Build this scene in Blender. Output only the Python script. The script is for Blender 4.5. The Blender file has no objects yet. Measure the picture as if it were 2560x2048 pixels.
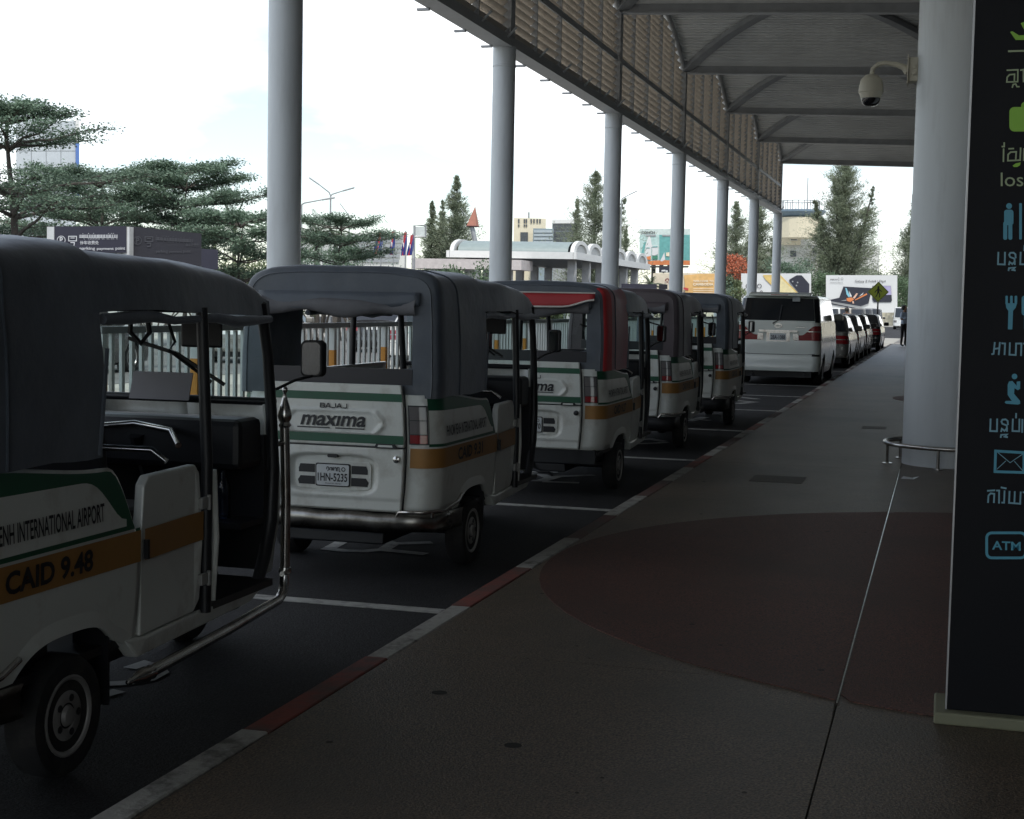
import bpy, math, random
import numpy as np
from mathutils import Vector, Matrix, noise as mnoise
PI = math.pi
sc = bpy.context.scene
COL = sc.collection
# ------------------------------------------------------------------ camera
H = 1.6
F = 3689.62                      # focal length in pixels of the 2560 px wide picture
YAW, PITCH, ROLL = math.radians(16.15544), math.radians(4.07672), math.radians(1.10748)
_f0 = np.array([-math.sin(YAW), math.cos(YAW), 0.]); _r0 = np.array([math.cos(YAW), math.sin(YAW), 0.]); _u0 = np.array([0, 0, 1.])
_W = _f0*math.cos(PITCH)-_u0*math.sin(PITCH); _u1 = _u0*math.cos(PITCH)+_f0*math.sin(PITCH)
_R = _r0*math.cos(ROLL)+_u1*math.sin(ROLL); _U = -_r0*math.sin(ROLL)+_u1*math.cos(ROLL)
cd = bpy.data.cameras.new('camera'); cam = bpy.data.objects.new('camera', cd); COL.objects.link(cam)
cd.sensor_width = 36; cd.lens = F/2560*36; cd.clip_start = 0.05; cd.clip_end = 3000
cam.matrix_world = Matrix(((_R[0], _U[0], -_W[0], 0), (_R[1], _U[1], -_W[1], 0), (_R[2], _U[2], -_W[2], H), (0, 0, 0, 1)))
sc.camera = cam
sc.render.resolution_x, sc.render.resolution_y = 1024, 819
def ray(x, y): return _R*(x-1280)/F-_U*(y-1024)/F+_W
def onz(x, y, z=0): d = ray(x, y); return np.array([0, 0, H])+d*(z-H)/d[2]
def onx(x, y, X): d = ray(x, y); return np.array([0, 0, H])+d*X/d[0]
def ony(x, y, Y): d = ray(x, y); return np.array([0, 0, H])+d*Y/d[1]
def ond(x, y, D): d = ray(x, y); return np.array([0, 0, H])+d*D/math.hypot(d[0], d[1])   # D metres away over the ground
# ------------------------------------------------------------------ light
SUN_EL, SUN_AZ = math.radians(56), math.radians(158)      # azimuth from +Y towards +X: behind and to the right
sdir = Vector((math.sin(SUN_AZ)*math.cos(SUN_EL), math.cos(SUN_AZ)*math.cos(SUN_EL), math.sin(SUN_EL)))
world = bpy.data.worlds.new('World'); sc.world = world; world.use_nodes = True
wn, wl = world.node_tree.nodes, world.node_tree.links
wn.clear()
wo = wn.new('ShaderNodeOutputWorld'); bg = wn.new('ShaderNodeBackground'); sky = wn.new('ShaderNodeTexSky')
sky.sky_type = 'NISHITA'; sky.sun_disc = False; sky.sun_elevation = SUN_EL; sky.sun_rotation = SUN_AZ
sky.air_density = 1.0; sky.dust_density = 0.4; sky.ozone_density = 1.0
tc = wn.new('ShaderNodeTexCoord'); mp = wn.new('ShaderNodeMapping'); mp.inputs['Scale'].default_value = (1, 1, 2.6); mp.inputs['Location'].default_value = (0.35, 0.2, 0.1)
nz = wn.new('ShaderNodeTexNoise'); nz.inputs['Scale'].default_value = 2.6; nz.inputs['Detail'].default_value = 7; nz.inputs['Roughness'].default_value = 0.52
rp = wn.new('ShaderNodeValToRGB'); rp.color_ramp.elements[0].position = 0.47; rp.color_ramp.elements[1].position = 0.62; rp.color_ramp.elements[0].color = (.2, .2, .2, 1)
mx = wn.new('ShaderNodeMixRGB'); mx.inputs['Color2'].default_value = (11.5, 11.8, 12.0, 1)
wl.new(tc.outputs['Generated'], mp.inputs['Vector']); wl.new(mp.outputs['Vector'], nz.inputs['Vector']); wl.new(nz.outputs['Fac'], rp.inputs['Fac'])
wl.new(rp.outputs['Color'], mx.inputs['Fac']); wl.new(sky.outputs['Color'], mx.inputs['Color1']); wl.new(mx.outputs['Color'], bg.inputs['Color'])
bg.inputs['Strength'].default_value = 0.12
wl.new(bg.outputs['Background'], wo.inputs['Surface'])
sl = bpy.data.lights.new('sun', 'SUN'); sl.energy = 2.4; sl.angle = math.radians(2.0); sl.color = (1, 0.95, 0.86)
so = bpy.data.objects.new('sun', sl); COL.objects.link(so); so.rotation_euler = sdir.to_track_quat('Z', 'Y').to_euler(); so.location = (0, 0, 40)
sc.view_settings.view_transform = 'Standard'; sc.view_settings.look = 'None'; sc.view_settings.gamma = 1
sc.view_settings.exposure = 0.4
try: sc.view_settings.use_curve_mapping = False
except Exception: pass

# ------------------------------------------------------------------ materials
MATS = {}
def M(name, col, rough=.6, metal=0., var=.12, vs=3., bump=0., bs=60., coat=0., spec=.5, dirt=None, ds=2., dlo=.5, dhi=.7, world_co=False, emit=0., stretch=None, trans=0., sheen=0., vr=(.3, .7), b2=None):
    if name in MATS: return MATS[name]
    m = bpy.data.materials.new(name); m.use_nodes = True; MATS[name] = m
    n, l = m.node_tree.nodes, m.node_tree.links
    p = n['Principled BSDF']
    p.inputs['Roughness'].default_value = rough; p.inputs['Metallic'].default_value = metal
    p.inputs['Specular IOR Level'].default_value = spec; p.inputs['Coat Weight'].default_value = coat; p.inputs['Coat Roughness'].default_value = .08
    if world_co:
        g = n.new('ShaderNodeNewGeometry'); co = g.outputs['Position']
    else:
        t = n.new('ShaderNodeTexCoord'); co = t.outputs['Object']
    if stretch:
        mpn = n.new('ShaderNodeMapping'); mpn.inputs['Scale'].default_value = stretch; l.new(co, mpn.inputs['Vector']); co = mpn.outputs['Vector']
    a = n.new('ShaderNodeTexNoise'); a.inputs['Scale'].default_value = vs; a.inputs['Detail'].default_value = 6; l.new(co, a.inputs['Vector'])
    r = n.new('ShaderNodeValToRGB'); r.color_ramp.elements[0].position = vr[0]; r.color_ramp.elements[1].position = vr[1]
    lo = [max(0, c*(1-var)) for c in col]; hi = [min(1, c*(1+var)) for c in col]
    r.color_ramp.elements[0].color = (*lo, 1); r.color_ramp.elements[1].color = (*hi, 1); l.new(a.outputs['Fac'], r.inputs['Fac'])
    out = r.outputs['Color']
    if dirt:
        b = n.new('ShaderNodeTexNoise'); b.inputs['Scale'].default_value = ds; b.inputs['Detail'].default_value = 9; b.inputs['Roughness'].default_value = .65; l.new(co, b.inputs['Vector'])
        br = n.new('ShaderNodeValToRGB'); br.color_ramp.elements[0].position = dlo; br.color_ramp.elements[1].position = dhi; l.new(b.outputs['Fac'], br.inputs['Fac'])
        x = n.new('ShaderNodeMixRGB'); x.inputs['Color2'].default_value = (*dirt, 1); l.new(br.outputs['Color'], x.inputs['Fac']); l.new(out, x.inputs['Color1']); out = x.outputs['Color']
    l.new(out, p.inputs['Base Color'])
    if rough > .15:
        q = n.new('ShaderNodeMapRange'); q.inputs['To Min'].default_value = max(.03, rough-.1); q.inputs['To Max'].default_value = min(1, rough+.1); l.new(a.outputs['Fac'], q.inputs['Value']); l.new(q.outputs['Result'], p.inputs['Roughness'])
    if bump:
        c = n.new('ShaderNodeTexNoise'); c.inputs['Scale'].default_value = bs; c.inputs['Detail'].default_value = 4; l.new(co, c.inputs['Vector'])
        d = n.new('ShaderNodeBump'); d.inputs['Strength'].default_value = bump; d.inputs['Distance'].default_value = .01; l.new(c.outputs['Fac'], d.inputs['Height']); l.new(d.outputs['Normal'], p.inputs['Normal'])
        if b2:
            c2 = n.new('ShaderNodeTexNoise'); c2.inputs['Scale'].default_value = b2[1]; c2.inputs['Detail'].default_value = 5; l.new(co, c2.inputs['Vector'])
            d2 = n.new('ShaderNodeBump'); d2.inputs['Strength'].default_value = b2[0]; d2.inputs['Distance'].default_value = .05; l.new(c2.outputs['Fac'], d2.inputs['Height']); l.new(d2.outputs['Normal'], d.inputs['Normal'])
    if sheen:
        p.inputs['Sheen Weight'].default_value = sheen; p.inputs['Sheen Roughness'].default_value = .45; p.inputs['Sheen Tint'].default_value = (.75, .8, .9, 1)
    if emit:
        p.inputs['Emission Color'].default_value = (*col, 1); p.inputs['Emission Strength'].default_value = emit
    if trans:
        tr = n.new('ShaderNodeBsdfTranslucent'); l.new(out, tr.inputs['Color']); ms = n.new('ShaderNodeMixShader'); ms.inputs['Fac'].default_value = trans
        l.new(p.outputs['BSDF'], ms.inputs[1]); l.new(tr.outputs['BSDF'], ms.inputs[2]); l.new(ms.outputs['Shader'], n['Material Output'].inputs['Surface'])
    return m
def glass(name, tint=(.8, .9, .88), refl=.08, dark=0.):
    if name in MATS: return MATS[name]
    m = bpy.data.materials.new(name); m.use_nodes = True; MATS[name] = m
    n, l = m.node_tree.nodes, m.node_tree.links; n.clear()
    o = n.new('ShaderNodeOutputMaterial'); t = n.new('ShaderNodeBsdfTransparent'); g = n.new('ShaderNodeBsdfGlossy'); x = n.new('ShaderNodeMixShader'); fr = n.new('ShaderNodeFresnel')
    fr.inputs['IOR'].default_value = 1.5; t.inputs['Color'].default_value = (*tint, 1); g.inputs['Roughness'].default_value = .03
    l.new(fr.outputs['Fac'], x.inputs['Fac']); l.new(t.outputs['BSDF'], x.inputs[1]); l.new(g.outputs['BSDF'], x.inputs[2]); l.new(x.outputs['Shader'], o.inputs['Surface'])
    return m
WHITE = M('white_paint', (.68, .7, .66), .36, var=.06, vs=2, coat=.2, dirt=(.36, .33, .28), ds=4, dlo=.5, dhi=.8)
GREEN = M('green_vinyl', (.012, .09, .045), .45, var=.12, vs=6)
ORANGE = M('orange_vinyl', (.36, .18, .05), .5, var=.12, vs=4)
BLACKTXT = M('black_lettering', (.012, .012, .016), .5)
CANVAS = M('black_canvas', (.078, .093, .116), .5, var=.3, vs=3, bump=.5, bs=9, spec=.5, dirt=(.12, .13, .14), ds=2.5, dlo=.5, dhi=.85, sheen=.55)
CANVASR = M('maroon_canvas', (.36, .055, .065), .5, var=.2, vs=3, bump=.25, bs=35, sheen=.4)
CANVASB = M('dark_brown_canvas', (.085, .065, .072), .5, var=.25, vs=2, bump=.25, bs=35, sheen=.5)
REDCLOTH = M('red_cloth', (.4, .03, .035), .6, var=.1)
CREAMTRIM = M('cream_trim', (.6, .58, .54), .5)
GREYCLOTH = M('grey_cloth', (.13, .13, .14), .7, var=.25, vs=6, bump=.4, bs=20)
BLACKP = M('black_plastic', (.014, .015, .018), .42, var=.2)
RUBBER = M('tyre_rubber', (.013, .013, .014), .8, var=.25, vs=20, dirt=(.04, .036, .032), ds=8)
DARKMET = M('dark_metal', (.03, .03, .034), .45, metal=.3)
CHROME = M('chrome', (.55, .54, .52), .22, metal=1., var=.08, vs=10, dirt=(.25, .2, .16), ds=9, dlo=.5, dhi=.8)
RIMM = M('rim_grey', (.27, .26, .25), .5, metal=.2, var=.2, vs=9)
SEATM = M('maroon_seat', (.07, .02, .025), .6, var=.2, bump=.2)
SEATK = M('black_seat', (.02, .02, .024), .5, var=.2)
REDLENS = M('red_lens', (.22, .008, .012), .15, coat=.5)
CLEARLENS = M('smoked_lens', (.12, .11, .11), .15, coat=.5)
PLATEW = M('plate_white', (.6, .63, .64), .4, var=.03)
MIRRORG = M('mirror_glass', (.8, .8, .8), .03, metal=1., var=0)
GLASS = glass('clear_glass')
SKIN = M('skin', (.3, .16, .1), .6)

# ------------------------------------------------------------------ mesh builder
class MB:
    def __init__(s): s.v = []; s.f = []; s.mi = []; s.cur = 0
    def add(s, vs, fs):
        b = len(s.v); s.v.extend([tuple(map(float, p)) for p in vs])
        for f in fs: s.f.append(tuple(b+i for i in f)); s.mi.append(s.cur)
        return b
    def bx(s, x0, x1, y0, y1, z0, z1):
        s.add([(x, y, z) for x in (x0, x1) for y in (y0, y1) for z in (z0, z1)], [(0, 1, 3, 2), (4, 6, 7, 5), (0, 4, 5, 1), (2, 3, 7, 6), (0, 2, 6, 4), (1, 5, 7, 3)]); return s
    def obox(s, c, ax, ay, az):
        c, ax, ay, az = map(np.array, (c, ax, ay, az))
        s.add([c+i*ax+j*ay+k*az for i in (-1, 1) for j in (-1, 1) for k in (-1, 1)], [(0, 1, 3, 2), (4, 6, 7, 5), (0, 4, 5, 1), (2, 3, 7, 6), (0, 2, 6, 4), (1, 5, 7, 3)]); return s
    def tube(s, pts, r, n=8, cap=True):
        pts = [np.array(p, float) for p in pts]; m = len(pts)
        rs = r if isinstance(r, (list, tuple)) else [r]*m
        vs = []; prev = None
        for i, p in enumerate(pts):
            t = pts[min(i+1, m-1)]-pts[max(i-1, 0)]; t = t/(np.linalg.norm(t)+1e-9)
            if prev is None:
                a = np.array([0, 0, 1.]) if abs(t[2]) < .9 else np.array([1., 0, 0])
            else: a = prev
            u = a-t*(a@t); u /= np.linalg.norm(u)+1e-9; w = np.cross(t, u); prev = u
            for k in range(n):
                th = 2*PI*k/n; vs.append(p+rs[i]*(math.cos(th)*u+math.sin(th)*w))
        fs = [(i*n+k, i*n+(k+1) % n, (i+1)*n+(k+1) % n, (i+1)*n+k) for i in range(m-1) for k in range(n)]
        if cap: fs += [tuple(range(n-1, -1, -1)), tuple((m-1)*n+k for k in range(n))]
        s.add(vs, fs); return s
    def lathe(s, prof, c=(0, 0, 0), axis='z', n=24):
        vs = []
        for r, h in prof:
            for k in range(n):
                th = 2*PI*k/n; a, b = r*math.cos(th), r*math.sin(th)
                vs.append({'z': (c[0]+a, c[1]+b, c[2]+h), 'x': (c[0]+h, c[1]+a, c[2]+b), 'y': (c[0]+b, c[1]+h, c[2]+a)}[axis])
        m = len(prof)
        fs = [(i*n+k, i*n+(k+1) % n, (i+1)*n+(k+1) % n, (i+1)*n+k) for i in range(m-1) for k in range(n)]
        if prof[0][0] > 1e-4: fs.append(tuple(range(n-1, -1, -1)))
        if prof[-1][0] > 1e-4: fs.append(tuple((m-1)*n+k for k in range(n)))
        s.add(vs, fs); return s
    def grid(s, fn, nu, nv, flip=False):
        vs = [fn(i, j) for i in range(nu) for j in range(nv)]
        fs = [((i*nv+j), ((i+1)*nv+j), ((i+1)*nv+j+1), (i*nv+j+1)) for i in range(nu-1) for j in range(nv-1)]
        if flip: fs = [f[::-1] for f in fs]
        s.add(vs, fs); return s
    def prism(s, poly, fn, d0, d1):
        """poly: list of (u,v); fn(u,v,d) -> point"""
        n = len(poly)
        vs = [fn(u, v, d0) for u, v in poly]+[fn(u, v, d1) for u, v in poly]
        fs = [tuple(range(n-1, -1, -1)), tuple(range(n, 2*n))]+[(i, (i+1) % n, n+(i+1) % n, n+i) for i in range(n)]
        s.add(vs, fs); return s
    def mesh(s, name):
        me = bpy.data.meshes.new(name); me.from_pydata(s.v, [], s.f); me.update(); return me
ROOTS = {}
def add(name, mb, mat, parent=None, smooth=None, bevel=0, solid=0, subsurf=0, loc=None, recalc=True):
    me = mb.mesh(name) if isinstance(mb, MB) else mb
    mats = mat if isinstance(mat, (list, tuple)) else [mat]
    if not len(me.materials):
        for m in mats: me.materials.append(m)
    if isinstance(mb, MB):
        if len(mats) > 1: me.polygons.foreach_set('material_index', mb.mi)
        if recalc and len(me.polygons) < 60000:
            import bmesh
            b = bmesh.new(); b.from_mesh(me); bmesh.ops.recalc_face_normals(b, faces=b.faces); b.to_mesh(me); b.free()
        if smooth:
            me.polygons.foreach_set('use_smooth', [True]*len(me.polygons)); me.set_sharp_from_angle(angle=math.radians(smooth))
    o = bpy.data.objects.new(name, me); COL.objects.link(o)
    if parent: o.parent = parent
    if loc is not None: o.location = loc
    if solid:
        m = o.modifiers.new('thickness', 'SOLIDIFY'); m.thickness = solid; m.offset = -1
    if bevel:
        m = o.modifiers.new('bevel', 'BEVEL'); m.width = bevel; m.segments = 2; m.limit_method = 'ANGLE'
    return o
def tag(o, label=None, cat=None, group=None, kind=None):
    if label: o['label'] = label
    if cat: o['category'] = cat
    if group: o['group'] = group
    if kind: o['kind'] = kind
    return o
def thing(name, label, cat, loc=(0, 0, 0), rz=0, group=None):
    o = bpy.data.objects.new(name, None); COL.objects.link(o); o.location = loc; o.rotation_euler = (0, 0, rz); o.empty_display_size = .2
    return tag(o, label, cat, group)
def copy_tree(o, parent=None):
    c = o.copy(); COL.objects.link(c); c.parent = parent
    for ch in list(o.children): copy_tree(ch, c)
    return c
_tc = {}
def text_geo(s, size=1., bold=0., shear=0., spacing=1.):
    """text outline as filled mesh, origin bottom-left, returns verts (u,v) and faces"""
    key = (s, bold, shear, spacing)
    if key not in _tc:
        cu = bpy.data.curves.new('t', 'FONT'); cu.body = s; cu.offset = bold; cu.shear = shear; cu.space_character = spacing; cu.resolution_u = 3
        ob = bpy.data.objects.new('t', cu); COL.objects.link(ob)
        me = bpy.data.meshes.new_from_object(ob.evaluated_get(bpy.context.evaluated_depsgraph_get()))
        vs = [(v.co.x, v.co.y) for v in me.vertices]; fs = [tuple(p.vertices) for p in me.polygons]
        bpy.data.objects.remove(ob); bpy.data.curves.remove(cu); bpy.data.meshes.remove(me)
        _tc[key] = (vs, fs)
    vs, fs = _tc[key]
    return [(x*size, y*size) for x, y in vs], fs
def text_fit(mb, s, u0, u1, v0, v1, fn, bold=0., shear=0., spacing=1.):
    """text stretched into the rectangle u0..u1 x v0..v1 of a surface fn(u,v)"""
    vs, fs = text_geo(s, 1, bold, shear, spacing)
    if not vs: return
    a = np.array(vs); lo, hi = a.min(0), a.max(0)
    mb.add([fn(u0+(x-lo[0])/(hi[0]-lo[0])*(u1-u0), v0+(y-lo[1])/(hi[1]-lo[1])*(v1-v0)) for x, y in vs], fs)
def ribbon(p, w):
    """mitred ribbon: left and right points along a polyline"""
    p = [np.array(q, float) for q in p]; closed = len(p) > 2 and np.linalg.norm(p[0]-p[-1]) < 1e-6
    m = len(p); Lf_, Rt_ = [], []
    dirs = []
    for a, b in zip(p[:-1], p[1:]):
        t = b-a; dirs.append(t/(np.linalg.norm(t)+1e-9))
    for i in range(m):
        d0 = dirs[i-1] if i > 0 else (dirs[-1] if closed else dirs[0]); d1 = dirs[i] if i < m-1 else (dirs[0] if closed else dirs[-1])
        n0, n1 = np.array([-d0[1], d0[0]]), np.array([-d1[1], d1[0]]); n = n0+n1; L = np.linalg.norm(n)
        n = n0 if L < .25 else n/L; k = 1/max(.45, n@n0)
        q = p[i].copy()
        if not closed and i == 0: q = q-d1*w*.4
        if not closed and i == m-1: q = q+d0*w*.4
        Lf_.append(q+n*w/2*k); Rt_.append(q-n*w/2*k)
    return Lf_, Rt_
def strokes(mb, lines, w, fn, closed=False, lift=None):
    """ribbons along polylines on a surface fn(u,v); lift = small vector, added once more for each further line"""
    for k, ln in enumerate(lines):
        A_, B_ = ribbon(ln, w); o = np.array(lift, float)*k if lift is not None else 0.
        vs = [np.array(fn(*q))+o for pr in zip(A_, B_) for q in pr]
        mb.add(vs, [(2*i, 2*i+1, 2*i+3, 2*i+2) for i in range(len(A_)-1)])
def disc(mb, cu, cv, ru, fn, rv=None, n=20, a0=0, a1=2*PI):
    rv = rv or ru
    mb.add([fn(cu+ru*math.cos(a0+(a1-a0)*k/n), cv+rv*math.sin(a0+(a1-a0)*k/n)) for k in range(n)], [tuple(range(n))])
def ringd(mb, cu, cv, r0, r1, fn, n=24):
    vs = []
    for k in range(n):
        c, s_ = math.cos(2*PI*k/n), math.sin(2*PI*k/n); vs += [fn(cu+r0*c, cv+r0*s_), fn(cu+r1*c, cv+r1*s_)]
    mb.add(vs, [(2*k, 2*k+1, (2*k+3) % (2*n), (2*k+2) % (2*n)) for k in range(n)])
def rrect(u0, u1, v0, v1, r, n=5):
    out = []
    for cx, cy, a in ((u1-r, v0+r, -PI/2), (u1-r, v1-r, 0), (u0+r, v1-r, PI/2), (u0+r, v0+r, PI)):
        for k in range(n+1): out.append((cx+r*math.cos(a+PI/2*k/n), cy+r*math.sin(a+PI/2*k/n)))
    return out
def smst(a, b, x):
    t = max(0., min(1., (x-a)/(b-a))); return t*t*(3-2*t)
class Slab:
    """vertical-walled shell with rounded plan corners; t = arc length from the rear centre, + = right side"""
    def __init__(s, w, y0, y1, r):
        s.fw, s.f0, s.f1, s.r = w, y0, y1, r
    def setref(s, z): s.W, s.A, s.B = s.fw(z), s.f0(z), s.f1(z); s.L = np.cumsum([s.W-s.r, PI/2*s.r, s.B-s.A-2*s.r, PI/2*s.r, s.W-s.r]); return s
    def tx(s, x): return x
    def ty(s, y): return s.L[1]+(y-s.A-s.r)
    def P(s, t, z, off=0.):
        sg = 1 if t >= 0 else -1; a = abs(t); w, y0, y1, r = s.fw(z), s.f0(z), s.f1(z), s.r; L = s.L
        if a <= L[0]: x, y, nx, ny = a/L[0]*(w-r), y0, 0, -1
        elif a <= L[1]:
            th = (a-L[0])/(L[1]-L[0])*PI/2; nx, ny = math.sin(th), -math.cos(th); x, y = w-r+r*nx, y0+r+r*ny
        elif a <= L[2]: x, y, nx, ny = w, y0+r+(a-L[1])/(L[2]-L[1])*(y1-y0-2*r), 1, 0
        elif a <= L[3]:
            th = (a-L[2])/(L[3]-L[2])*PI/2; nx, ny = math.cos(th), math.sin(th); x, y = w-r+r*nx, y1-r+r*ny
        else: x, y, nx, ny = (w-r)*max(0, 1-(a-L[3])/(L[4]-L[3])), y1, 0, 1
        return (sg*(x+nx*off), y+ny*off, z)
def patch(mb, S, t0, t1, nt, zlo, zhi, nz, off=.003, offn=None, ts=None):
    zl = zlo if callable(zlo) else (lambda t: zlo); zh = zhi if callable(zhi) else (lambda t: zhi)
    tt = ts if ts is not None else [t0+(t1-t0)*i/(nt-1) for i in range(nt)]
    def fn(i, j):
        t = tt[i]; z = zl(t)+(zh(t)-zl(t))*j/(nz-1)
        return S.P(t, z, off+(offn(t, z) if offn else 0))
    mb.grid(fn, len(tt), nz); return mb

# ================================================================== SETTING
S = 8.32                                   # column spacing
def YK(k): return 15.0+S*(k-1)
XC = -7.0                                  # colonnade
CONC = M('sunlit_concrete', (.33, .32, .29), .85, var=.15, vs=.4, bump=.15, bs=20, dirt=(.2, .19, .17), ds=.7, dlo=.5, dhi=.8, world_co=True)
ASPH = M('asphalt', (.024, .024, .026), .8, var=.6, vs=120, vr=(.36, .64), bump=.8, bs=110, spec=.25, dirt=(.011, .011, .012), ds=.8, dlo=.5, dhi=.75, world_co=True)
PAVE = M('washed_pebble_pavement', (.118, .088, .062), .42, var=.85, vs=110, vr=(.36, .64), bump=.7, bs=130, b2=(.22, 3.5), dirt=(.058, .047, .035), ds=.9, dlo=.45, dhi=.75, world_co=True)
PAVER = M('red_brown_pebble', (.095, .038, .027), .6, var=.85, vr=(.36, .64), vs=110, bump=.5, bs=150, dirt=(.055, .028, .02), ds=.8, dlo=.45, dhi=.75, world_co=True)
JOINT = M('dark_joint', (.035, .033, .03), .9)
WPAINT = M('worn_white_paint', (.36, .36, .34), .7, var=.2, vs=12, dirt=(.1, .1, .1), ds=9, dlo=.5, dhi=.72, world_co=True)
KWHITE = M('kerb_white', (.4, .39, .36), .75, var=.2, vs=6, bump=.5, bs=40, dirt=(.12, .115, .105), ds=6, dlo=.47, dhi=.66, world_co=True)
KRED = M('kerb_red', (.24, .06, .045), .7, var=.2, vs=6, bump=.3, bs=40, dirt=(.11, .07, .06), ds=5, dlo=.4, dhi=.62, world_co=True)
KWORN = M('kerb_worn', (.13, .06, .05), .75, var=.25, vs=6, bump=.3, bs=40, dirt=(.1, .09, .085), ds=3, dlo=.42, dhi=.62, world_co=True)
STEEL = M('column_grey_paint', (.6, .635, .655), .42, var=.05, vs=1.2, dirt=(.48, .5, .51), ds=2.2, dlo=.5, dhi=.8, stretch=(3, 3, .4))
STEELD = M('canopy_grey_paint', (.42, .43, .44), .5, var=.1, vs=2)
BLADE = M('louvre_bronze_grey', (.74, .66, .56), .5, var=.2, vs=1.5, dirt=(.56, .49, .41), ds=3)
VAULT = M('ribbed_ceiling_sheet', (.68, .69, .68), .55, var=.12, vs=.8, world_co=True)
g = MB(); g.add([(-900, -300, 0), (900, -300, 0), (900, 1500, 0), (-900, 1500, 0)], [(0, 1, 2, 3)])
tag(add('ground', g, CONC), kind='structure')
g = MB(); g.bx(-5.0, -2.27, -12, 69.5, -.05, .004); tag(add('parking_bays', g, ASPH), kind='structure')
g = MB(); g.bx(-60, 40, 92, 160, -.05, .006); tag(add('cross_road', g, ASPH), kind='structure')
g = MB(); g.bx(-26, -14.5, -30, 91.5, -.05, .008)
tag(add('car_park_road', g, M('grey_road', (.13, .13, .13), .85, var=.2, vs=.6, world_co=True)), kind='structure')
# painted bay lines and bay lettering
pm = MB()
for y in (3.12, 7.157, 11.235, 15.31, 19.3, 23.4, 27.45, 31.5, 35.5, 39.6, 43.6):
    pm.bx(-4.92, -2.43, y-.05, y+.05, .004, .0085)
tag(add('bay_line_markings', pm, WPAINT), kind='structure')
def gnd(px, py): p = onz(px, py, .009); return (p[0], p[1], .009)
def z3(x, y): return (640+x*.4639, 640+y*.4639)
def z4(x, y): return (1280+x*.348, 680+y*.348)
def z2(x, y): return (x*.5146, 1160+y*.5146)
lm = MB()
def gstroke(lines, w, conv):
    for k, ln in enumerate(lines):
        A_, B_ = ribbon([np.array(gnd(*conv(*q)))[:2] for q in ln], w)
        lm.add([(q[0], q[1], .009+.0008*k) for pr in zip(A_, B_) for q in pr], [(2*i, 2*i+1, 2*i+3, 2*i+2) for i in range(len(A_)-1)])
gstroke([[(390, 1578), (470, 1535), (560, 1522), (680, 1530), (740, 1550), (690, 1580), (590, 1590), (480, 1588), (390, 1578)], [(740, 1550), (920, 1545)], [(690, 1585), (890, 1605)]], .09, z3)
gstroke([[(130, 1450), (220, 1458), (270, 1480), (200, 1500), (110, 1497)], [(220, 1500), (330, 1470), (560, 1460)], [(250, 1508), (450, 1515)], [(130, 1438), (300, 1440)]], .1, z4)
gstroke([[(865, 1205), (1000, 1200), (1080, 1215)], [(870, 1235), (1000, 1232), (1090, 1225)]], .12, z4)
gstroke([[(1270, 1055), (1400, 1065)], [(1280, 1070), (1380, 1045)]], .14, z4)
gstroke([[(520, 1068), (620, 1062), (720, 1045), (780, 1012), (760, 985), (700, 968), (650, 985)], [(520, 1118), (555, 1108)]], .07, z2)
gstroke([[(1640, 900), (1750, 912)], [(1620, 925), (1740, 935)], [(1630, 945), (1700, 940)]], .16, z4)
tag(add('bay_lettering_markings', lm, WPAINT), kind='structure')
# median with fence and columns
g = MB(); g.bx(-7.9, -5.25, -20, 68, -.05, .14); tag(add('median', g, CONC, bevel=.02), kind='structure')
# kerb: alternate painted stones
kr = thing('kerb', None, None); tag(kr, kind='structure')
ks = MB(); ks.prism([(-2.27, 0), (-2.268, .112), (-2.26, .1215), (-2.17, .1225), (-2.163, .118), (-2.163, 0)], lambda u, v, d: (u, d, v), 0, 1.122)
kme = {m.name: ks.mesh('kerb_stone') for m in (KWHITE, KRED, KWORN)}
random.seed(4)
y, i = 4.55-1.13*8, 0
while y < 69:
    m = KWHITE if i % 2 == 1 else (KRED if i in (8, 10, 16, 20) else KWORN)
    o = add('kerb_stone', kme[m.name], m, kr, loc=(random.uniform(-.003, .003), y, random.uniform(-.004, .002))); y += 1.13; i += 1
g = MB(); g.tube([(-2.215, 69, .06), (-2.1, 70.2, .06), (-1.6, 71.2, .06), (-.8, 71.8, .06), (4, 71.9, .06)], .085, 6); tag(add('kerb_return', g, KWHITE), kind='structure')
# pavement: slabs over a bed, round red inlays, metal strip in the joint
pv = thing('pavement', None, None); tag(pv, kind='structure')
g = MB(); g.bx(-2.163, 6.6, -12, 91, -.05, .108); add('pavement_bed', g, JOINT, pv)
xs = (-2.157, -.326, 3.2, 6.6); ys = [5.88+4.16*k for k in range(-4, 21)]+[91]
for a, b in zip(xs[:-1], xs[1:]):
    for c, d in zip(ys[:-1], ys[1:]):
        g = MB(); g.bx(a+.003, b-.003, c+.003, d-.003, .1, .12); add('pavement_slab', g, PAVE, pv)
def circ_piece(cx, cy, r, x0, x1, z, n=90):
    P = [(cx+r*math.cos(2*PI*k/n), cy+r*math.sin(2*PI*k/n)) for k in range(n)]
    P = [(min(max(x, x0), x1), y) for x, y in P]
    Q = [P[0]]
    for p in P[1:]:
        if abs(p[0]-Q[-1][0])+abs(p[1]-Q[-1][1]) > 1e-4: Q.append(p)
    g = MB(); g.prism(Q, lambda u, v, d: (u, v, d), .112, z); return g
for cx, cy, r in ((.84, 8.42, 2.985), (.95, 26.2, 1.72)):
    for a, b in ((-2.155, -.333), (-.319, 9)):
        if cx-r < b: add('red_inlay', circ_piece(cx, cy, r, a, b, .1245), PAVER, pv)
g = MB(); g.bx(-.329, -.323, 5.6, 14.3, .108, .1255); add('joint_strip', g, CHROME, pv)
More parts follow.
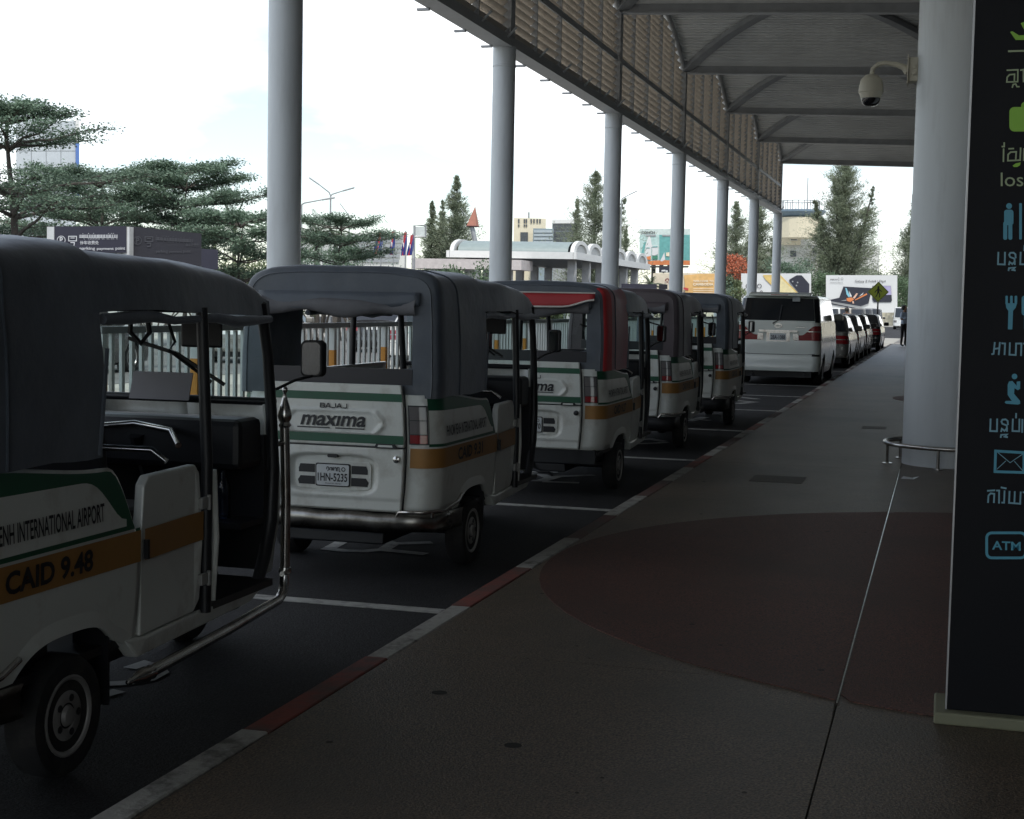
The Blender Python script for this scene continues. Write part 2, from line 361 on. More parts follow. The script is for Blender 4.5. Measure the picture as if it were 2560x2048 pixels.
for p, q in (((-1.55, 12.72), (.45, .5)), ((-.93, 19.1), (.3, .42))):
    g = MB(); g.bx(p[0], p[0]+q[0], p[1], p[1]+q[1], .112, .1225); add('drain_cover', g, M('cast_iron', (.085, .074, .06), .6, var=.3, vs=20, bump=.5), pv)
for px in ((-1.783, 5.236), (-1.331, 4.685)):
    g = MB(); g.lathe([(.03, 0), (.03, .0095), (.0, .0098)], (px[0], px[1], .112), n=16); add('survey_stud', g, JOINT, pv)
random.seed(12)
GUM = M('gum_grey', (.05, .046, .04), .8)
for k in range(34):
    r_ = random.uniform(.006, .016); x_, y_ = random.uniform(-2.05, .4), 3.8+12*random.random()**1.6
    inl = (x_-.84)**2+(y_-8.42)**2 < 2.985**2
    g = MB(); g.lathe([(r_, 0), (r_*.8, .0012), (0, .0015)], (x_, y_, .1247 if inl else .1202), n=9); add('gum_spot', g, GUM, pv)
g = MB(); g.add([(-.30, 13.47, .124), (-.19, 13.44, .126), (-.14, 13.5, .15), (-.2, 13.56, .128), (-.28, 13.54, .14)], [(0, 1, 2, 3, 4)])
tag(add('paper_scrap', g, PLATEW), 'crumpled white scrap of paper lying on the pavement at the column foot', 'litter')

# ------------------------------------------------------------------ colonnade and canopy
ZB, ZE, RISE = 5.77, 7.9, 1.15
def zt(x): return ZE-.034*(x+7)
def zv(x, y):
    k = math.floor((y-YK(1))/S); yc = YK(1)+(k+.5)*S; return zt(x)+.16+RISE*(1-((y-yc)/(S/2))**2)
ORD = ['first', 'second', 'third', 'fourth', 'fifth', 'sixth', 'seventh']
for k in range(1, 8):
    t = thing('column', f'tall grey round steel column carrying the louvred canopy edge, {ORD[k-1]} from the information sign along the fence', 'column', (XC, YK(k), .14), group='columns along the louvred canopy edge')
    add('shaft', MB().lathe([(.186, 0), (.186, 5.3)], n=32), STEEL, t, smooth=40)
    add('collar', MB().lathe([(.19, 5.302), (.194, 5.31), (.194, 5.325), (.189, 5.33), (.189, 5.625)], n=32), STEEL, t, smooth=30)
    g = MB(); g.bx(-.11, .11, -.05, .05, 5.76, ZE-.14); g.bx(-.14, -.112, -.12, .12, 5.76, ZE-.14); g.bx(.112, .14, -.12, .12, 5.76, ZE-.14)
    add('upper_post', g, STEELD, t)
    add('base_plate', MB().bx(-.3, .3, -.3, .3, 0, .025), STEEL, t)
cn = thing('canopy_roof', 'grey vaulted canopy roof with ribbed ceiling, cross beams and curved ribs over the pavement', 'canopy')
XR = 6.55
add('edge_beam', MB().bx(XC-.13, XC+.13, YK(-3)-.1, YK(7)+.15, ZB, ZB+.16), STEELD, cn)
add('edge_beam_flange', MB().bx(XC-.15, XC+.17, YK(-3)-.1, YK(7)+.15, ZB-.022, ZB-.001), STEELD, cn)
for k in range(-3, 8):
    y = YK(k); g = MB()
    g.add([(x, y+dy, zt(x)+dz) for x in (XC, XR) for dy, dz in ((-.03, .02), (.03, .02), (.03, .3), (-.03, .3))], [(0, 1, 2, 3), (4, 5, 6, 7), (0, 1, 5, 4), (1, 2, 6, 5), (2, 3, 7, 6), (3, 0, 4, 7)])
    g.add([(x, y+dy, zt(x)+dz) for x in (XC, XR) for dy, dz in ((-.1, -.02), (.1, -.02), (.1, .018), (-.1, .018))], [(0, 1, 2, 3), (4, 5, 6, 7), (0, 1, 5, 4), (1, 2, 6, 5), (2, 3, 7, 6), (3, 0, 4, 7)])
    add('cross_beam', g, M('beam_light_grey', (.38, .39, .4), .45), cn)
for k in range(-3, 7):
    y0, y1 = YK(k), YK(k+1); g = MB(); prof = []
    n = 64
    for i in range(n):
        for dy, dz in ((0, 0), (.5, 0), (.58, .05), (.92, .05)):
            prof.append((y0+(y1-y0)*(i+dy)/n, dz))
    prof.append((y1-1e-4, 0))
    g.grid(lambda i, j: ((XC-.25, XR)[j], prof[i][0], zv((XC, XR)[j], min(max(prof[i][0], y0+1e-3), y1-1e-3))+prof[i][1]), len(prof), 2)
    add('vault_panel', g, VAULT, cn, recalc=False)
    # outer roof skin
    g = MB(); g.grid(lambda i, j: ((XC-.45, XR)[j], y0+(y1-y0)*i/16, zv((XC, XR)[j], min(max(y0+(y1-y0)*i/16, y0+1e-3), y1-1e-3))+.2), 17, 2)
    add('roof_sheet', g, STEELD, cn)
    for a, b in (((XC+.1, y1), (.55, y0)), ((XC+.1, y0), (.55, y1))):
        g = MB(); N = 26
        def rib(i, j):
            s_ = i/(N-1); x = a[0]+(b[0]-a[0])*s_; yy = a[1]+(b[1]-a[1])*s_; yy = min(max(yy, y0+.02), y1-.02)
            t_ = np.array([b[0]-a[0], b[1]-a[1]]); t_ = t_/np.linalg.norm(t_); nn = np.array([-t_[1], t_[0]])
            w = (-.13, .13, .13, -.13, -.13)[j]; h = (-.16, -.16, -.03, -.03, -.16)[j]
            return (x+nn[0]*w, yy+nn[1]*w, zv(x, yy)+h)
        g.grid(rib, N, 5); add('curved_rib', g, M('rib_grey', (.3, .31, .32), .5), cn)
    g = MB(); g.tube([(XC+.06, y0+S*i/24, zv(XC, min(max(y0+S*i/24, y0+.03), y1-.03))-.12) for i in range(25)], .085, 8); add('edge_arch', g, STEELD, cn, smooth=50)
# louvre screens between the columns
def blade_box(g, yc, L, z):
    c = np.array([XC, yc, z]); g.obox(c, (.075*.75, 0, .075*.66), (0, L/2, 0), (-.006*.66, 0, .006*.75))
for k in range(-3, 7):
    y0, y1 = YK(k), YK(k+1); vis = k >= 1
    sc_t = thing('louvre_screen', (f'bronze grey louvre screen hanging under the canopy arch between the {ORD[k-1]} and {ORD[k]} columns' if vis else f'louvre screen under the canopy arch, {ORD[-k]} one short of the first column'), 'screen', (0, 0, 0), group='louvre screens along the canopy edge')
    for i in range(1, 5):
        yy = y0+S/5*i; add('mullion', MB().bx(XC-.02, XC+.09, yy-.018, yy+.018, ZB+.162, zv(XC, yy)-.2), STEELD, sc_t)
    add('mid_rail', MB().bx(XC+.066, XC+.1, y0+.14, y1-.14, 6.86, 6.98), STEELD, sc_t)
    joined = MB(); cache = {}
    for i in range(5):
        Ya, Yb = y0+S/5*i+(.03 if i == 0 else .022), y0+S/5*(i+1)-(.03 if i == 4 else .022)
        z = ZB+.24
        while z < ZE+RISE+.1:
            f_ = (z+.22-zt(XC)-.16)/RISE; half = S/2*math.sqrt(max(0, 1-max(0, f_))) if f_ < 1 else 0; yc_ = (y0+y1)/2
            ya, yb = max(Ya, yc_-half), min(Yb, yc_+half)
            if yb-ya < .12: z += .144; continue
            if True:
                if vis:
                    L = round(yb-ya, 2)
                    if L not in cache:
                        gb = MB(); gb.obox((0, 0, 0), (.077*.75, 0, .077*.66), (0, L/2, 0), (-.006*.66, 0, .006*.75)); cache[L] = gb.mesh('louvre_blade')
                    add('louvre_blade', cache[L], BLADE, sc_t, loc=(XC, (ya+yb)/2, z))
                else: blade_box(joined, (ya+yb)/2, yb-ya, z)
            z += .144
    if not vis: tag(add('louvre_blades', joined, BLADE, sc_t), kind='stuff')
    for i in range(1, 6):
        yy = y0+S/5*i-(.3 if i == 5 else 0)
        add('bracket', MB().bx(XC-.3, XC-.12, yy-.03, yy+.03, ZB-.055, ZB-.0215), STEELD, sc_t)
        add('spot_stub', MB().tube([(XC+.14, yy, ZB+.1), (XC+.3, yy-.05, ZB+.24)], .022, 6), STEEL, sc_t)
# terminal front on the other side of the pavement
tf = thing('terminal_front', 'dark glazed terminal building front behind the information sign', 'building', (6.6, 20, 0))
add('wall', MB().bx(0.02, 1.0, -32, 68, 0, 12), M('terminal_wall', (.12, .125, .13), .6), tf)
for i in range(25): add('glazing_panel', MB().bx(-.04, .015, -32+4*i+.05, -28+4*i-.05, .2, 7.2), M('dark_glazing', (.03, .035, .04), .12), tf)
# big column by the sign
bc = thing('terminal_column', 'thick grey clad column with a low steel guard rail, beside the black information sign', 'column', (.12, 15.0, .12))
add('lower_cladding', MB().lathe([(.452, 0), (.452, 2.62)], n=56), STEEL, bc, smooth=40)
add('upper_cladding', MB().lathe([(.447, 2.62), (.447, 7.4)], n=56), STEEL, bc, smooth=40)
gr = add('guard_rail', MB().tube([(.62*math.cos(2*PI*i/48), .62*math.sin(2*PI*i/48), .2) for i in range(49)], .022, 10), CHROME, bc, smooth=60)
for i in range(6):
    a = 2*PI*i/6+.35; q = (.62*math.cos(a), .62*math.sin(a))
    add('rail_post', MB().tube([(q[0], q[1], 0), (q[0], q[1], .2)], .016, 8).lathe([(.05, 0), (.05, .008), (0, .009)], (q[0], q[1], .002), n=14), CHROME, gr, smooth=40)
# dome camera
CREAM = M('cream_plastic', (.5, .47, .38), .45, var=.05)
cc = thing('dome_camera', 'cream dome security camera on a curved arm bracketed to the thick column', 'camera', (-.755, 15.0, 3.6))
add('housing', MB().lathe([(.02, .31), (.06, .3), (.1, .26), (.115, .2), (.12, .14), (.12, .135), (.112, .125)], n=28), CREAM, cc, smooth=40)
add('lower_ring', MB().lathe([(.112, .125), (.112, .122), (.098, .09), (.095, .075)], n=28), CREAM, cc, smooth=40)
add('dome', MB().lathe([(.094, .074), (.09, .05), (.075, .022), (.05, .004), (.0, -.003)], n=28), M('smoked_dome', (.01, .01, .012), .08, coat=1), cc, smooth=60)
arm = [(0, 0, .29), (.01, 0, .36), (.06, 0, .405), (.13, 0, .415), (.22, 0, .4), (.3, 0, .37), (.345, 0, .33)]
add('arm', MB().tube(arm, [.022, .022, .022, .022, .024, .03, .045], 12), CREAM, cc, smooth=60)
mt = add('mount_box', MB().bx(.35, .44, -.09, .09, .22, .45), CREAM, cc, bevel=.01)
add('mount_flange', MB().bx(.338, .349, -.12, .12, .2, .47), CREAM, cc)
for z in (.30, .36): add('cable_gland', MB().lathe([(.02, 0), (.02, -.02), (0, -.021)], (.4, -.09, z), 'y', 12), CREAM, mt, smooth=40)
# ------------------------------------------------------------------ fence
FX = -5.6; ps = 1.353
fn = thing('railing_fence', 'white metal bar fence with orange footed posts along the median', 'fence', (FX, 9.05, .14))
FW = M('fence_white', (.62, .66, .64), .5, var=.06, vs=2); FO = M('fence_orange', (.6, .26, .03), .5, var=.08)
nb = int(52/ps)
pme, pmo, bme = MB().bx(-.03, .03, -.03, .03, .98, 1.2).mesh('post'), MB().bx(-.031, .031, -.031, .031, 0, .99).mesh('post_foot'), MB().bx(-.012, .012, -.02, .02, .08, 1.2).mesh('bar')
rest = MB()
for i in range(nb+1):
    p = add('post', pme, FW, fn, loc=(0, i*ps, 0)); add('post_foot', pmo, FO, p)
    for j in range(1, 10):
        yy = i*ps+ps*j/10
        if i < 31: add('bar', bme, FW, fn, loc=(0, yy, 0))
        else: rest.bx(-.012, .012, yy-.02, yy+.02, .08, 1.2)
tag(add('far_bars', rest, FW, fn), kind='stuff')
add('top_rail', MB().bx(-.025, .025, -.03, nb*ps+ps, 1.202, 1.25), M('fence_rail_grey', (.25, .27, .27), .5), fn)
add('bottom_rail', MB().bx(-.02, .02, -.03, nb*ps+ps, .03, .078), FW, fn)

# ================================================================== TUK-TUKS
def wheel(parent, name, c, R, w, rim_r, side, rimmat=RIMM, holes=5):
    """wheel with its axle along x; side = +1 shows the rim face to +x"""
    x, y, z = c; h = w/2
    t = add(name, MB().lathe([(rim_r*.96, -h*.8), (R*.8, -h), (R*.94, -h*.92), (R, -h*.6), (R, h*.6), (R*.94, h*.92), (R*.8, h), (rim_r*.96, h*.8)], c, 'x', 32), RUBBER, parent, smooth=35)
    s = side
    prof = [(rim_r*.98, .55*h), (rim_r*1.05, .92*h), (rim_r*1.0, .96*h), (rim_r*.93, .9*h), (rim_r*.88, .62*h), (rim_r*.78, .58*h), (rim_r*.7, .72*h), (rim_r*.6, .86*h), (rim_r*.36, .86*h), (rim_r*.3, .74*h), (rim_r*.22, 1.0*h), (rim_r*.1, 1.04*h), (0, 1.04*h)]
    add('rim', MB().lathe([(a, b*s) for a, b in prof], c, 'x', 32), rimmat, t, smooth=35)
    g = MB()
    for i in range(holes):
        a = 2*PI*i/holes; g.lathe([(rim_r*.1, .8*h*s), (rim_r*.1, .9*h*s), (0, .91*h*s)], (x, y+rim_r*.46*math.cos(a), z+rim_r*.46*math.sin(a)), 'x', 8)
    add('wheel_nuts', g, DARKMET, t)
    return t
def tuk(X, Y, label, canvas, plate, caid, seed, guard=False, red=False, bumper='chrome', mirror=True, extras=(), rz=0., mt=-.12):
    rnd = random.Random(seed)
    T = thing('tuk_tuk', label, 'tuk-tuk', (X, Y, .004), rz, group='three-wheeled tuk-tuks queued along the kerb')
    W0 = .632
    body = Slab(lambda z: W0-.025*((z-.72)/.35)**2, lambda z: .0+.05*max(0, z-.72), lambda z: 2.45, .13).setref(.72)
    ty = body.ty
    AY, AR = .705, .30
    def zbot(t):
        y = abs(t)-body.L[1]+.13
        if abs(t) < body.L[1]: return .395
        d = (y-AY)/AR
        if abs(d) < 1: return .395+(.095)*max(0, 1-abs(d)**3.2)+.0
        return .395 if y < AY else .395-.06*smst(AY+AR, AY+AR+.15, y)
    def ztop(t):
        y = abs(t)-body.L[1]+.13
        if t < 0: return 1.06+.1*smst(.8, 1.1, y)
        return 1.07-.06*smst(.2, .95, y)-.26*smst(.93, 1.15, y)**1.5
    L1 = body.L[1]
    tr = [-ty(2.3)+(ty(2.3)-ty(1.1))*i/14 for i in range(14)]+[-ty(1.1)+(ty(1.1)-L1)*i/34 for i in range(34)]+[-L1+(L1-body.L[0])*i/8 for i in range(8)]+[-body.L[0]+2*body.L[0]*i/14 for i in range(14)]+[body.L[0]+(L1-body.L[0])*i/8 for i in range(8)]+[L1+(ty(1.15)-L1)*i/36 for i in range(37)]
    b = add('body_tub', patch(MB(), body, 0, 0, 0, zbot, ztop, 16, 0, ts=tr), WHITE, T, smooth=35, solid=.022)
    # tail gate, upper and lower, with embossing
    gx = .437
    def emb(t, z):
        if abs(t) > .32: return 0
        ux = abs(t+.0)/.285; vz = abs(z-.905)/.062
        d = max(vz, ux+.22*vz-.12)
        return .012*(smst(1.12, 1.02, d)-smst(1.0, .9, d))
    g = patch(MB(), body, -gx, gx, 71, .773, 1.125, 40, .03, emb); up = add('upper_tailgate', g, WHITE, T, smooth=60, solid=.02)
    def rec(t, z):
        d = max(abs(t)/.285, abs(z-.60)/.115); d = (abs(t/.285)**5+abs((z-.605)/.115)**5)**.2
        return -.03*smst(1.0, .86, d)
    def crease(t, z): return rec(t, z)-.008*smst(.478, .458, z)
    lo = add('lower_tailgate', patch(MB(), body, -gx, gx, 71, .405, .763, 44, .032, crease), WHITE, T, smooth=60, solid=.02)
    g = MB(); patch(g, body, -gx-.012, gx+.012, 5, .762, .775, 2, .014)
    for s in (-1, 1): patch(g, body, s*(gx+.001), s*(gx+.011), 2, .4, 1.12, 6, .004)
    add('seam_shade_strip', g, BLACKP, T)  # black strips paint in the shade of the gaps around the tailgates
    for z0, z1, nm in ((1.03, 1.075, 0), (.788, .838, 0)):
        add('green_stripe', patch(MB(), body, -gx, gx, 9, z0, z1, 3, .033), GREEN, up)
    R = lambda u, v: body.P(u, v, .036)
    g = MB(); BJ = {'B': [[(0, 0), (0, 1), (.8, 1), (.95, .78), (.8, .53), (.1, .53)], [(.8, .53), (1, .26), (.85, 0), (0, 0)]], 'A': [[(0, 0), (.45, 1), (.6, 1), (1, 0)], [(.28, .3), (.75, .3)]], 'J': [[(.95, 1), (.95, .12), (.8, 0), (.1, 0)]]}
    for k_, ch_ in enumerate('BAJAJ'):
        strokes(g, [[(-.083+.0355*k_+.028*u_, .985+.022*v_) for u_, v_ in ln_] for ln_ in BJ[ch_]], .0062, R, lift=(0, -.0004, 0))
    add('maker_lettering', g, BLACKTXT, up)
    g = MB(); text_fit(g, 'maxıma', -.2, .205, .878, .94, lambda u, v: R(u+(v-.9)*.25, v-.0), bold=.022); strokes(g, [[(-.22, .868), (-.02, .868)], [(.02, .868), (.195, .868)]], .007, R); add('model_lettering', g, BLACKTXT, up)
    # plate zone
    Rl = lambda o: (lambda u, v: body.P(u, v, .008-.03+o))
    fr = MB(); fr.prism(rrect(-.235, .235, .515, .675, .03), lambda u, v, d: body.P(u, v, d),   .0035, .012); pf = add('plate_frame', fr, WHITE, lo)
    for s in (-1, 1):
        for z0, z1 in ((.535, .583), (.605, .653)):
            g = MB(); q = [(s*.115, z0), (s*.215, z0), (s*(.222 if z0 < .6 else .215), (z0+z1)/2), (s*.205, z1), (s*.115, z1)]
            g.prism(q, lambda u, v, d: body.P(u, v, d), .0122, .015); add('vent_grille', g, BLACKP, pf)
    g = MB(); g.prism(rrect(-.108, .108, .528, .662, .012), lambda u, v, d: body.P(u, v, d), .0125, .019); add('plate_surround', g, BLACKP, pf)
    g = MB(); g.prism(rrect(-.101, .101, .535, .655, .01), lambda u, v, d: body.P(u, v, d), .0192, .022); pl = add('number_plate', g, PLATEW, pf)
    Rp = lambda u, v: body.P(u, v, .0235)
    g = MB(); text_fit(g, plate, -.093, .093, .558, .606, Rp, bold=.02); text_fit(g, 'PHNOM PENH', -.045, .055, .542, .550, Rp)
    kh = [[(-.038, .628), (-.034, .641), (-.026, .641), (-.022, .626), (-.03, .618)], [(-.016, .624), (-.016, .638), (-.006, .638), (-.006, .622)], [(.0, .638), (.0, .624), (.008, .624), (.008, .64)], [(.014, .636), (.02, .64), (.024, .634), (.024, .62)], [(.03, .62), (.03, .64), (.042, .64), (.042, .62), (.048, .616)]]
    strokes(g, kh, .0045, Rp, lift=(0, -.0003, 0)); ringd(g, .068, .63, .008, .013, Rp); add('plate_lettering', g, BLACKTXT, pl)
    g = MB(); g.prism(rrect(-.03, .03, .697, .718, .008), lambda u, v, d: body.P(u, v, d), .003, .03); add('plate_lamp', g, BLACKP, lo)
    g = MB(); g.prism([(.26, .765), (.4, .765), (.385, .79), (.275, .79)], lambda u, v, d: body.P(u, v, d), .03, .046); add('tailgate_handle', g, BLACKP, up)
    g = MB(); g.prism([(.285, .772), (.375, .772), (.372, .784), (.288, .784)], lambda u, v, d: body.P(u, v, d), .046, .048); add('handle_insert', g, WHITE, up)
    add('lock_knob', MB().lathe([(.022, 0), (.02, -.02), (.012, -.024), (0, -.025)], body.P(.4, .705, .031), 'y', 12), CHROME if seed == 2 else BLACKP, lo, smooth=40)
    # tail lamps on the rounded corners
    for s in (-1, 1):
        t0, t1 = .462, .572
        lm_ = add('tail_lamp', patch(MB(), body, s*t0, s*t1, 7, .79, 1.012, 2, .012), BLACKP, T, solid=.012)
        for z0, z1, m in ((.797, .845, REDLENS), (.85, .925, CLEARLENS), (.93, 1.004, CLEARLENS)):
            add('lamp_lens', patch(MB(), body, s*(t0+.008), s*(t1-.008), 6, z0, z1, 3, .016), m, lm_, smooth=60)
        # side livery
        q = lambda y: s*ty(y)
        ye = 1.13 if s > 0 else 2.2
        add('orange_stripe', patch(MB(), body, s*(gx+.03), q(1.145 if s > 0 else 2.25), 26, lambda t: .655-.0*abs(t), .768, 3, .004), ORANGE, T, smooth=40)
        gt = lambda t: ztop(t)-.012 if s > 0 else min(ztop(t), 1.06)-.012
        add('green_border', patch(MB(), body, s*.575, q(1.14), 40, .778, gt, 5, .003), GREEN, T, smooth=40)
        def it(t):
            y = abs(t)-body.L[1]+.13; return .985-.014*y-.15*smst(.74, 1.04, y)**2
        add('white_side_panel', patch(MB(), body, s*.577, q(1.045), 36, .795, it, 5, .006), WHITE, T, smooth=40)
        fnS = (lambda u, v: body.P(ty(u), v, .0095)) if s > 0 else (lambda u, v: body.P(-ty(1.1-u), v, .0095))
        g = MB(); text_fit(g, 'PHNOM PENH INTERNATIONAL AIRPORT', .13, .90, .832, .895, fnS, bold=.015); add('side_lettering', g, BLACKTXT, T)
        g = MB(); text_fit(g, caid, .345, .83, .675, .75, (lambda u, v: body.P(ty(u), v, .008)) if s > 0 else (lambda u, v: body.P(-ty(1.1-u), v, .008)), bold=.03); add('number_lettering', g, BLACKTXT, T)
        # arch lip
        add('arch_lip', patch(MB(), body, q(.30), q(1.12), 40, lambda t: zbot(t)-.004, lambda t: zbot(t)+.05, 3, .0, offn=lambda t, z: .011*(1-smst(0, .05, z-zbot(t)))), WHITE, T, smooth=50)
        add('wheel_well', MB().bx(s*.36 if s > 0 else -.56, .56 if s > 0 else -.36, .42, .99, .46, .50), BLACKP, T)
        wheel(T, 'rear_wheel', (s*.56, .72, .205), .205, .125, .13, s)
        add('mud_flap', MB().bx(min(s*.46, s*.6), max(s*.46, s*.6), .985, .997, .17, .45), BLACKP, T)
    # chassis, axle, engine shadow mass
    add('chassis', MB().bx(-.5, .5, .25, 2.2, .27, .345).bx(-.3, .3, .02, .9, .2, .27), BLACKP, T, bevel=.01)
    add('axle', MB().tube([(-.5, .72, .205), (.5, .72, .205)], .03, 8), DARKMET, T)
    add('silencer', MB().tube([(-.18, .12, .24), (.2, .16, .24)], .055, 12), DARKMET, T, smooth=40)
    add('inner_floor', MB().bx(-.58, .58, .05, 2.35, .35, .38), BLACKP, T)
    # bumper
    if bumper == 'chrome':
        pts = [body.P(t, .33, .05) for t in [-ty(.4), -.62]+[-.5+i*.1 for i in range(11)]+[.62, ty(.4)]]
        g = MB()
        def bf(i, j):
            p = pts[i]; return (p[0]*(1+.0*j), p[1]+(.02 if j in (0, 4) else 0), .288+.106*j/4+.004*math.sin(i*1.7))
        g.grid(bf, len(pts), 5); bo = add('bumper', g, M('dull_chrome', (.3, .29, .27), .3, metal=1., var=.3, vs=7, dirt=(.1, .085, .07), ds=6, dlo=.42, dhi=.7), T, smooth=60, solid=.012)
        for s in (-1, 1):
            add('bumper_rail', MB().tube([body.P(s*.42, .37, .03), body.P(s*.44, .405, .055), body.P(s*.56, .41, .06), body.P(s*.66, .415, .055), body.P(s*ty(.3), .44, .04), body.P(s*ty(.4), .47, .03)], .011, 8), CHROME, bo, smooth=60)
            add('bumper_stay', MB().tube([body.P(s*.6, .38, .05), body.P(s*.6, .41, .05)], .01, 6), CHROME, bo)
    elif bumper == 'dark':
        pts = [body.P(t, .3, .03) for t in [-ty(.3), -.6]+[-.5+i*.1 for i in range(11)]+[.6, ty(.3)]]
        g = MB(); g.grid(lambda i, j: (pts[i][0], pts[i][1], .255+.13*j/2), len(pts), 3); add('bumper', g, DARKMET, T, smooth=60, solid=.015)
        for s in (-1, 1): add('bumper_corner', MB().tube([body.P(s*.47, .39, .06), body.P(s*.5, .43, .07), body.P(s*.62, .43, .07), body.P(s*ty(.35), .43, .05)], .014, 8), CHROME, T, smooth=60)
    else:
        add('bumper', MB().bx(-.56, .56, .01, .06, .27, .40), BLACKP, T, bevel=.01)
        add('tow_hook', MB().tube([(.02, .02, .27), (.03, -.03, .22), (.1, -.04, .2), (.17, -.02, .2), (.2, .0, .17)], .012, 6), DARKMET, T)
    # half door on the right with hinges
    dx = W0-.003
    dz = [(1.17, .375), (1.62, .375), (1.665, .42), (1.665, .66), (1.645, .92), (1.61, .955), (1.22, .955), (1.18, .925), (1.16, .8)]
    door = MB(); door.prism(dz, lambda u, v, d: (W0-.03*((v-.72)/.35)**2*.6+d-.03*smst(1.1, 1.7, u), u, v), -.035, .004); dr = add('door', door, WHITE, T, bevel=.008)
    dsurf = lambda u, v, o: (W0-.018*((v-.72)/.35)**2+o-.03*smst(1.1, 1.7, u), u, v)
    g = MB(); g.grid(lambda i, j: dsurf(1.172+.49*i/8, (.655, .768)[j], .0065), 9, 2); add('orange_stripe', g, ORANGE, dr)
    for zz in (.5, .8): add('hinge', MB().obox((W0-.02, 1.655, zz), (.01, 0, 0), (0, .028, 0), (0, 0, .022)).tube([(W0-.012, 1.685, zz-.03), (W0-.012, 1.685, zz+.03)], .009, 8), M('hinge_grey', (.3, .3, .29), .5), dr, bevel=.006)
    add('latch', MB().bx(W0+.002, W0+.02, 1.165, 1.18, .66, .73), BLACKP, dr)
    sl_ = MB(); sl_.prism([(1.06, .385), (1.14, .305), (2.2, .3), (2.3, .33), (2.26, .372), (1.2, .372)], lambda u, v, d: (W0-.006-.085*smst(1.2, 2.4, u)+d, u, v), -.06, .0); add('sill', sl_, WHITE, T, bevel=.01)
    # pillars and front
    add('door_pillar', MB().tube([(W0-.035, 1.70, .36), (W0-.03, 1.70, .95), (W0-.05, 1.69, 1.56)], .024, 8), BLACKP, T, smooth=50)
    add('pillar_trim', MB().tube([(W0-.03, 1.745, .40), (W0-.02, 1.755, .65), (W0-.03, 1.75, .92)], .016, 8), WHITE, T, smooth=50)
    add('door_pillar', MB().tube([(-W0+.035, 1.70, 1.1), (-W0+.05, 1.69, 1.56)], .022, 8), BLACKP, T, smooth=50)
    for s in (-1, 1):
        add('front_pillar', MB().tube([(s*.50, 2.38, 1.58), (s*.505, 2.44, 1.35), (s*.505, 2.48, 1.1), (s*.505, 2.50, .85), (s*.505, 2.48, .62), (s*.505, 2.42, .46), (s*.52, 2.32, .36)], [.024, .024, .026, .03, .032, .03, .026], 10), BLACKP, T, smooth=60)
    nose = Slab(lambda z: .455+.02*smst(.4, .8, z), lambda z: 2.36, lambda z: 2.66+.1*smst(1.15, .7, z)-.05*smst(.6, .36, z), .13).setref(.8)
    g = MB(); ts = [nose.ty(2.5)+(nose.L[4]-nose.ty(2.5))*i/12 for i in range(13)]
    patch(g, nose, 0, 0, 0, .36, 1.13, 9, 0, ts=ts); patch(g, nose, 0, 0, 0, .36, 1.13, 9, 0, ts=[-t for t in ts]); add('front_apron', g, WHITE, T, smooth=50, solid=.02)
    add('leg_shield', MB().bx(-.5, .5, 2.42, 2.45, .4, 1.0), BLACKP, T)
    for s in (-1, 1): add('headlamp', MB().lathe([(.07, 0), (.066, .02), (.04, .035), (0, .04)], (s*.33, 2.745, .82), 'y', 16), CLEARLENS, T, smooth=50)
    wsm = MB(); wsm.add([(-.47, 2.535, 1.16), (.47, 2.535, 1.16), (.46, 2.40, 1.54), (-.46, 2.40, 1.54)], [(0, 1, 2, 3)]); add('windscreen', wsm, GLASS, T)
    add('windscreen_frame', MB().tube([(-.5, 2.53, 1.14), (.5, 2.53, 1.14)], .018, 8).tube([(-.5, 2.40, 1.55), (.5, 2.40, 1.55)], .02, 8), BLACKP, T, smooth=50)
    add('dashboard', MB().bx(-.49, .49, 2.2, 2.43, .86, 1.08), BLACKP, T, bevel=.03)
    # wiper hangs from the top edge
    wp = add('wiper', MB().tube([(.04, 2.39, 1.5), (.06, 2.42, 1.40), (.02, 2.44, 1.36), (.2, 2.5, 1.22)], .008, 6).tube([(-.18, 2.43, 1.41), (.05, 2.46, 1.345), (.26, 2.51, 1.21)], .009, 6), BLACKP, T)
    # seats, steering, driver rail
    add('bench_seat', MB().bx(-.55, .55, .22, .72, .38, .68), SEATM if seed == 2 else SEATK, T, bevel=.03)
    add('bench_backrest', MB().obox((0, .17, .88), (.55, 0, 0), (0, .06, .012), (0, -.05, .24)), SEATM if seed == 2 else SEATK, T, bevel=.03)
    add('driver_seat', MB().bx(-.3, .3, 1.55, 1.92, .52, .76), SEATK, T, bevel=.03)
    add('driver_backrest', MB().obox((0, 1.52, .95), (.26, 0, 0), (0, .03, .005), (0, -.02, .15)), SEATK, T, bevel=.02)
    add('driver_rail', MB().tube([(-.56, 1.46, .55), (-.56, 1.46, .98), (-.5, 1.46, 1.02), (.5, 1.46, 1.02), (.56, 1.46, .98)], .012, 8), CHROME, T, smooth=60)
    st = add('steering_column', MB().tube([(0, 2.5, .45), (0, 2.2, 1.0)], .035, 8), BLACKP, T)
    add('handlebar', MB().tube([(-.3, 2.02, .98), (-.2, 2.14, 1.03), (0, 2.18, 1.05), (.2, 2.14, 1.03), (.3, 2.02, .98)], .014, 8), CHROME, st, smooth=60)
    wheel(T, 'front_wheel', (0, 2.62, .205), .205, .115, .118, 1)
    add('front_mudguard', MB().tube([(0, 2.62+.25*math.cos(a), .205+.25*math.sin(a)) for a in [PI*i/10 for i in range(11)]], .05, 6), BLACKP, T, smooth=50)
    # ---------------- canvas hood
    nf = lambda x, y, z: .010*mnoise.noise(Vector((x*4+seed*7, y*4, z*4)))+.004*mnoise.noise(Vector((x*11, y*11+seed, z*9)))
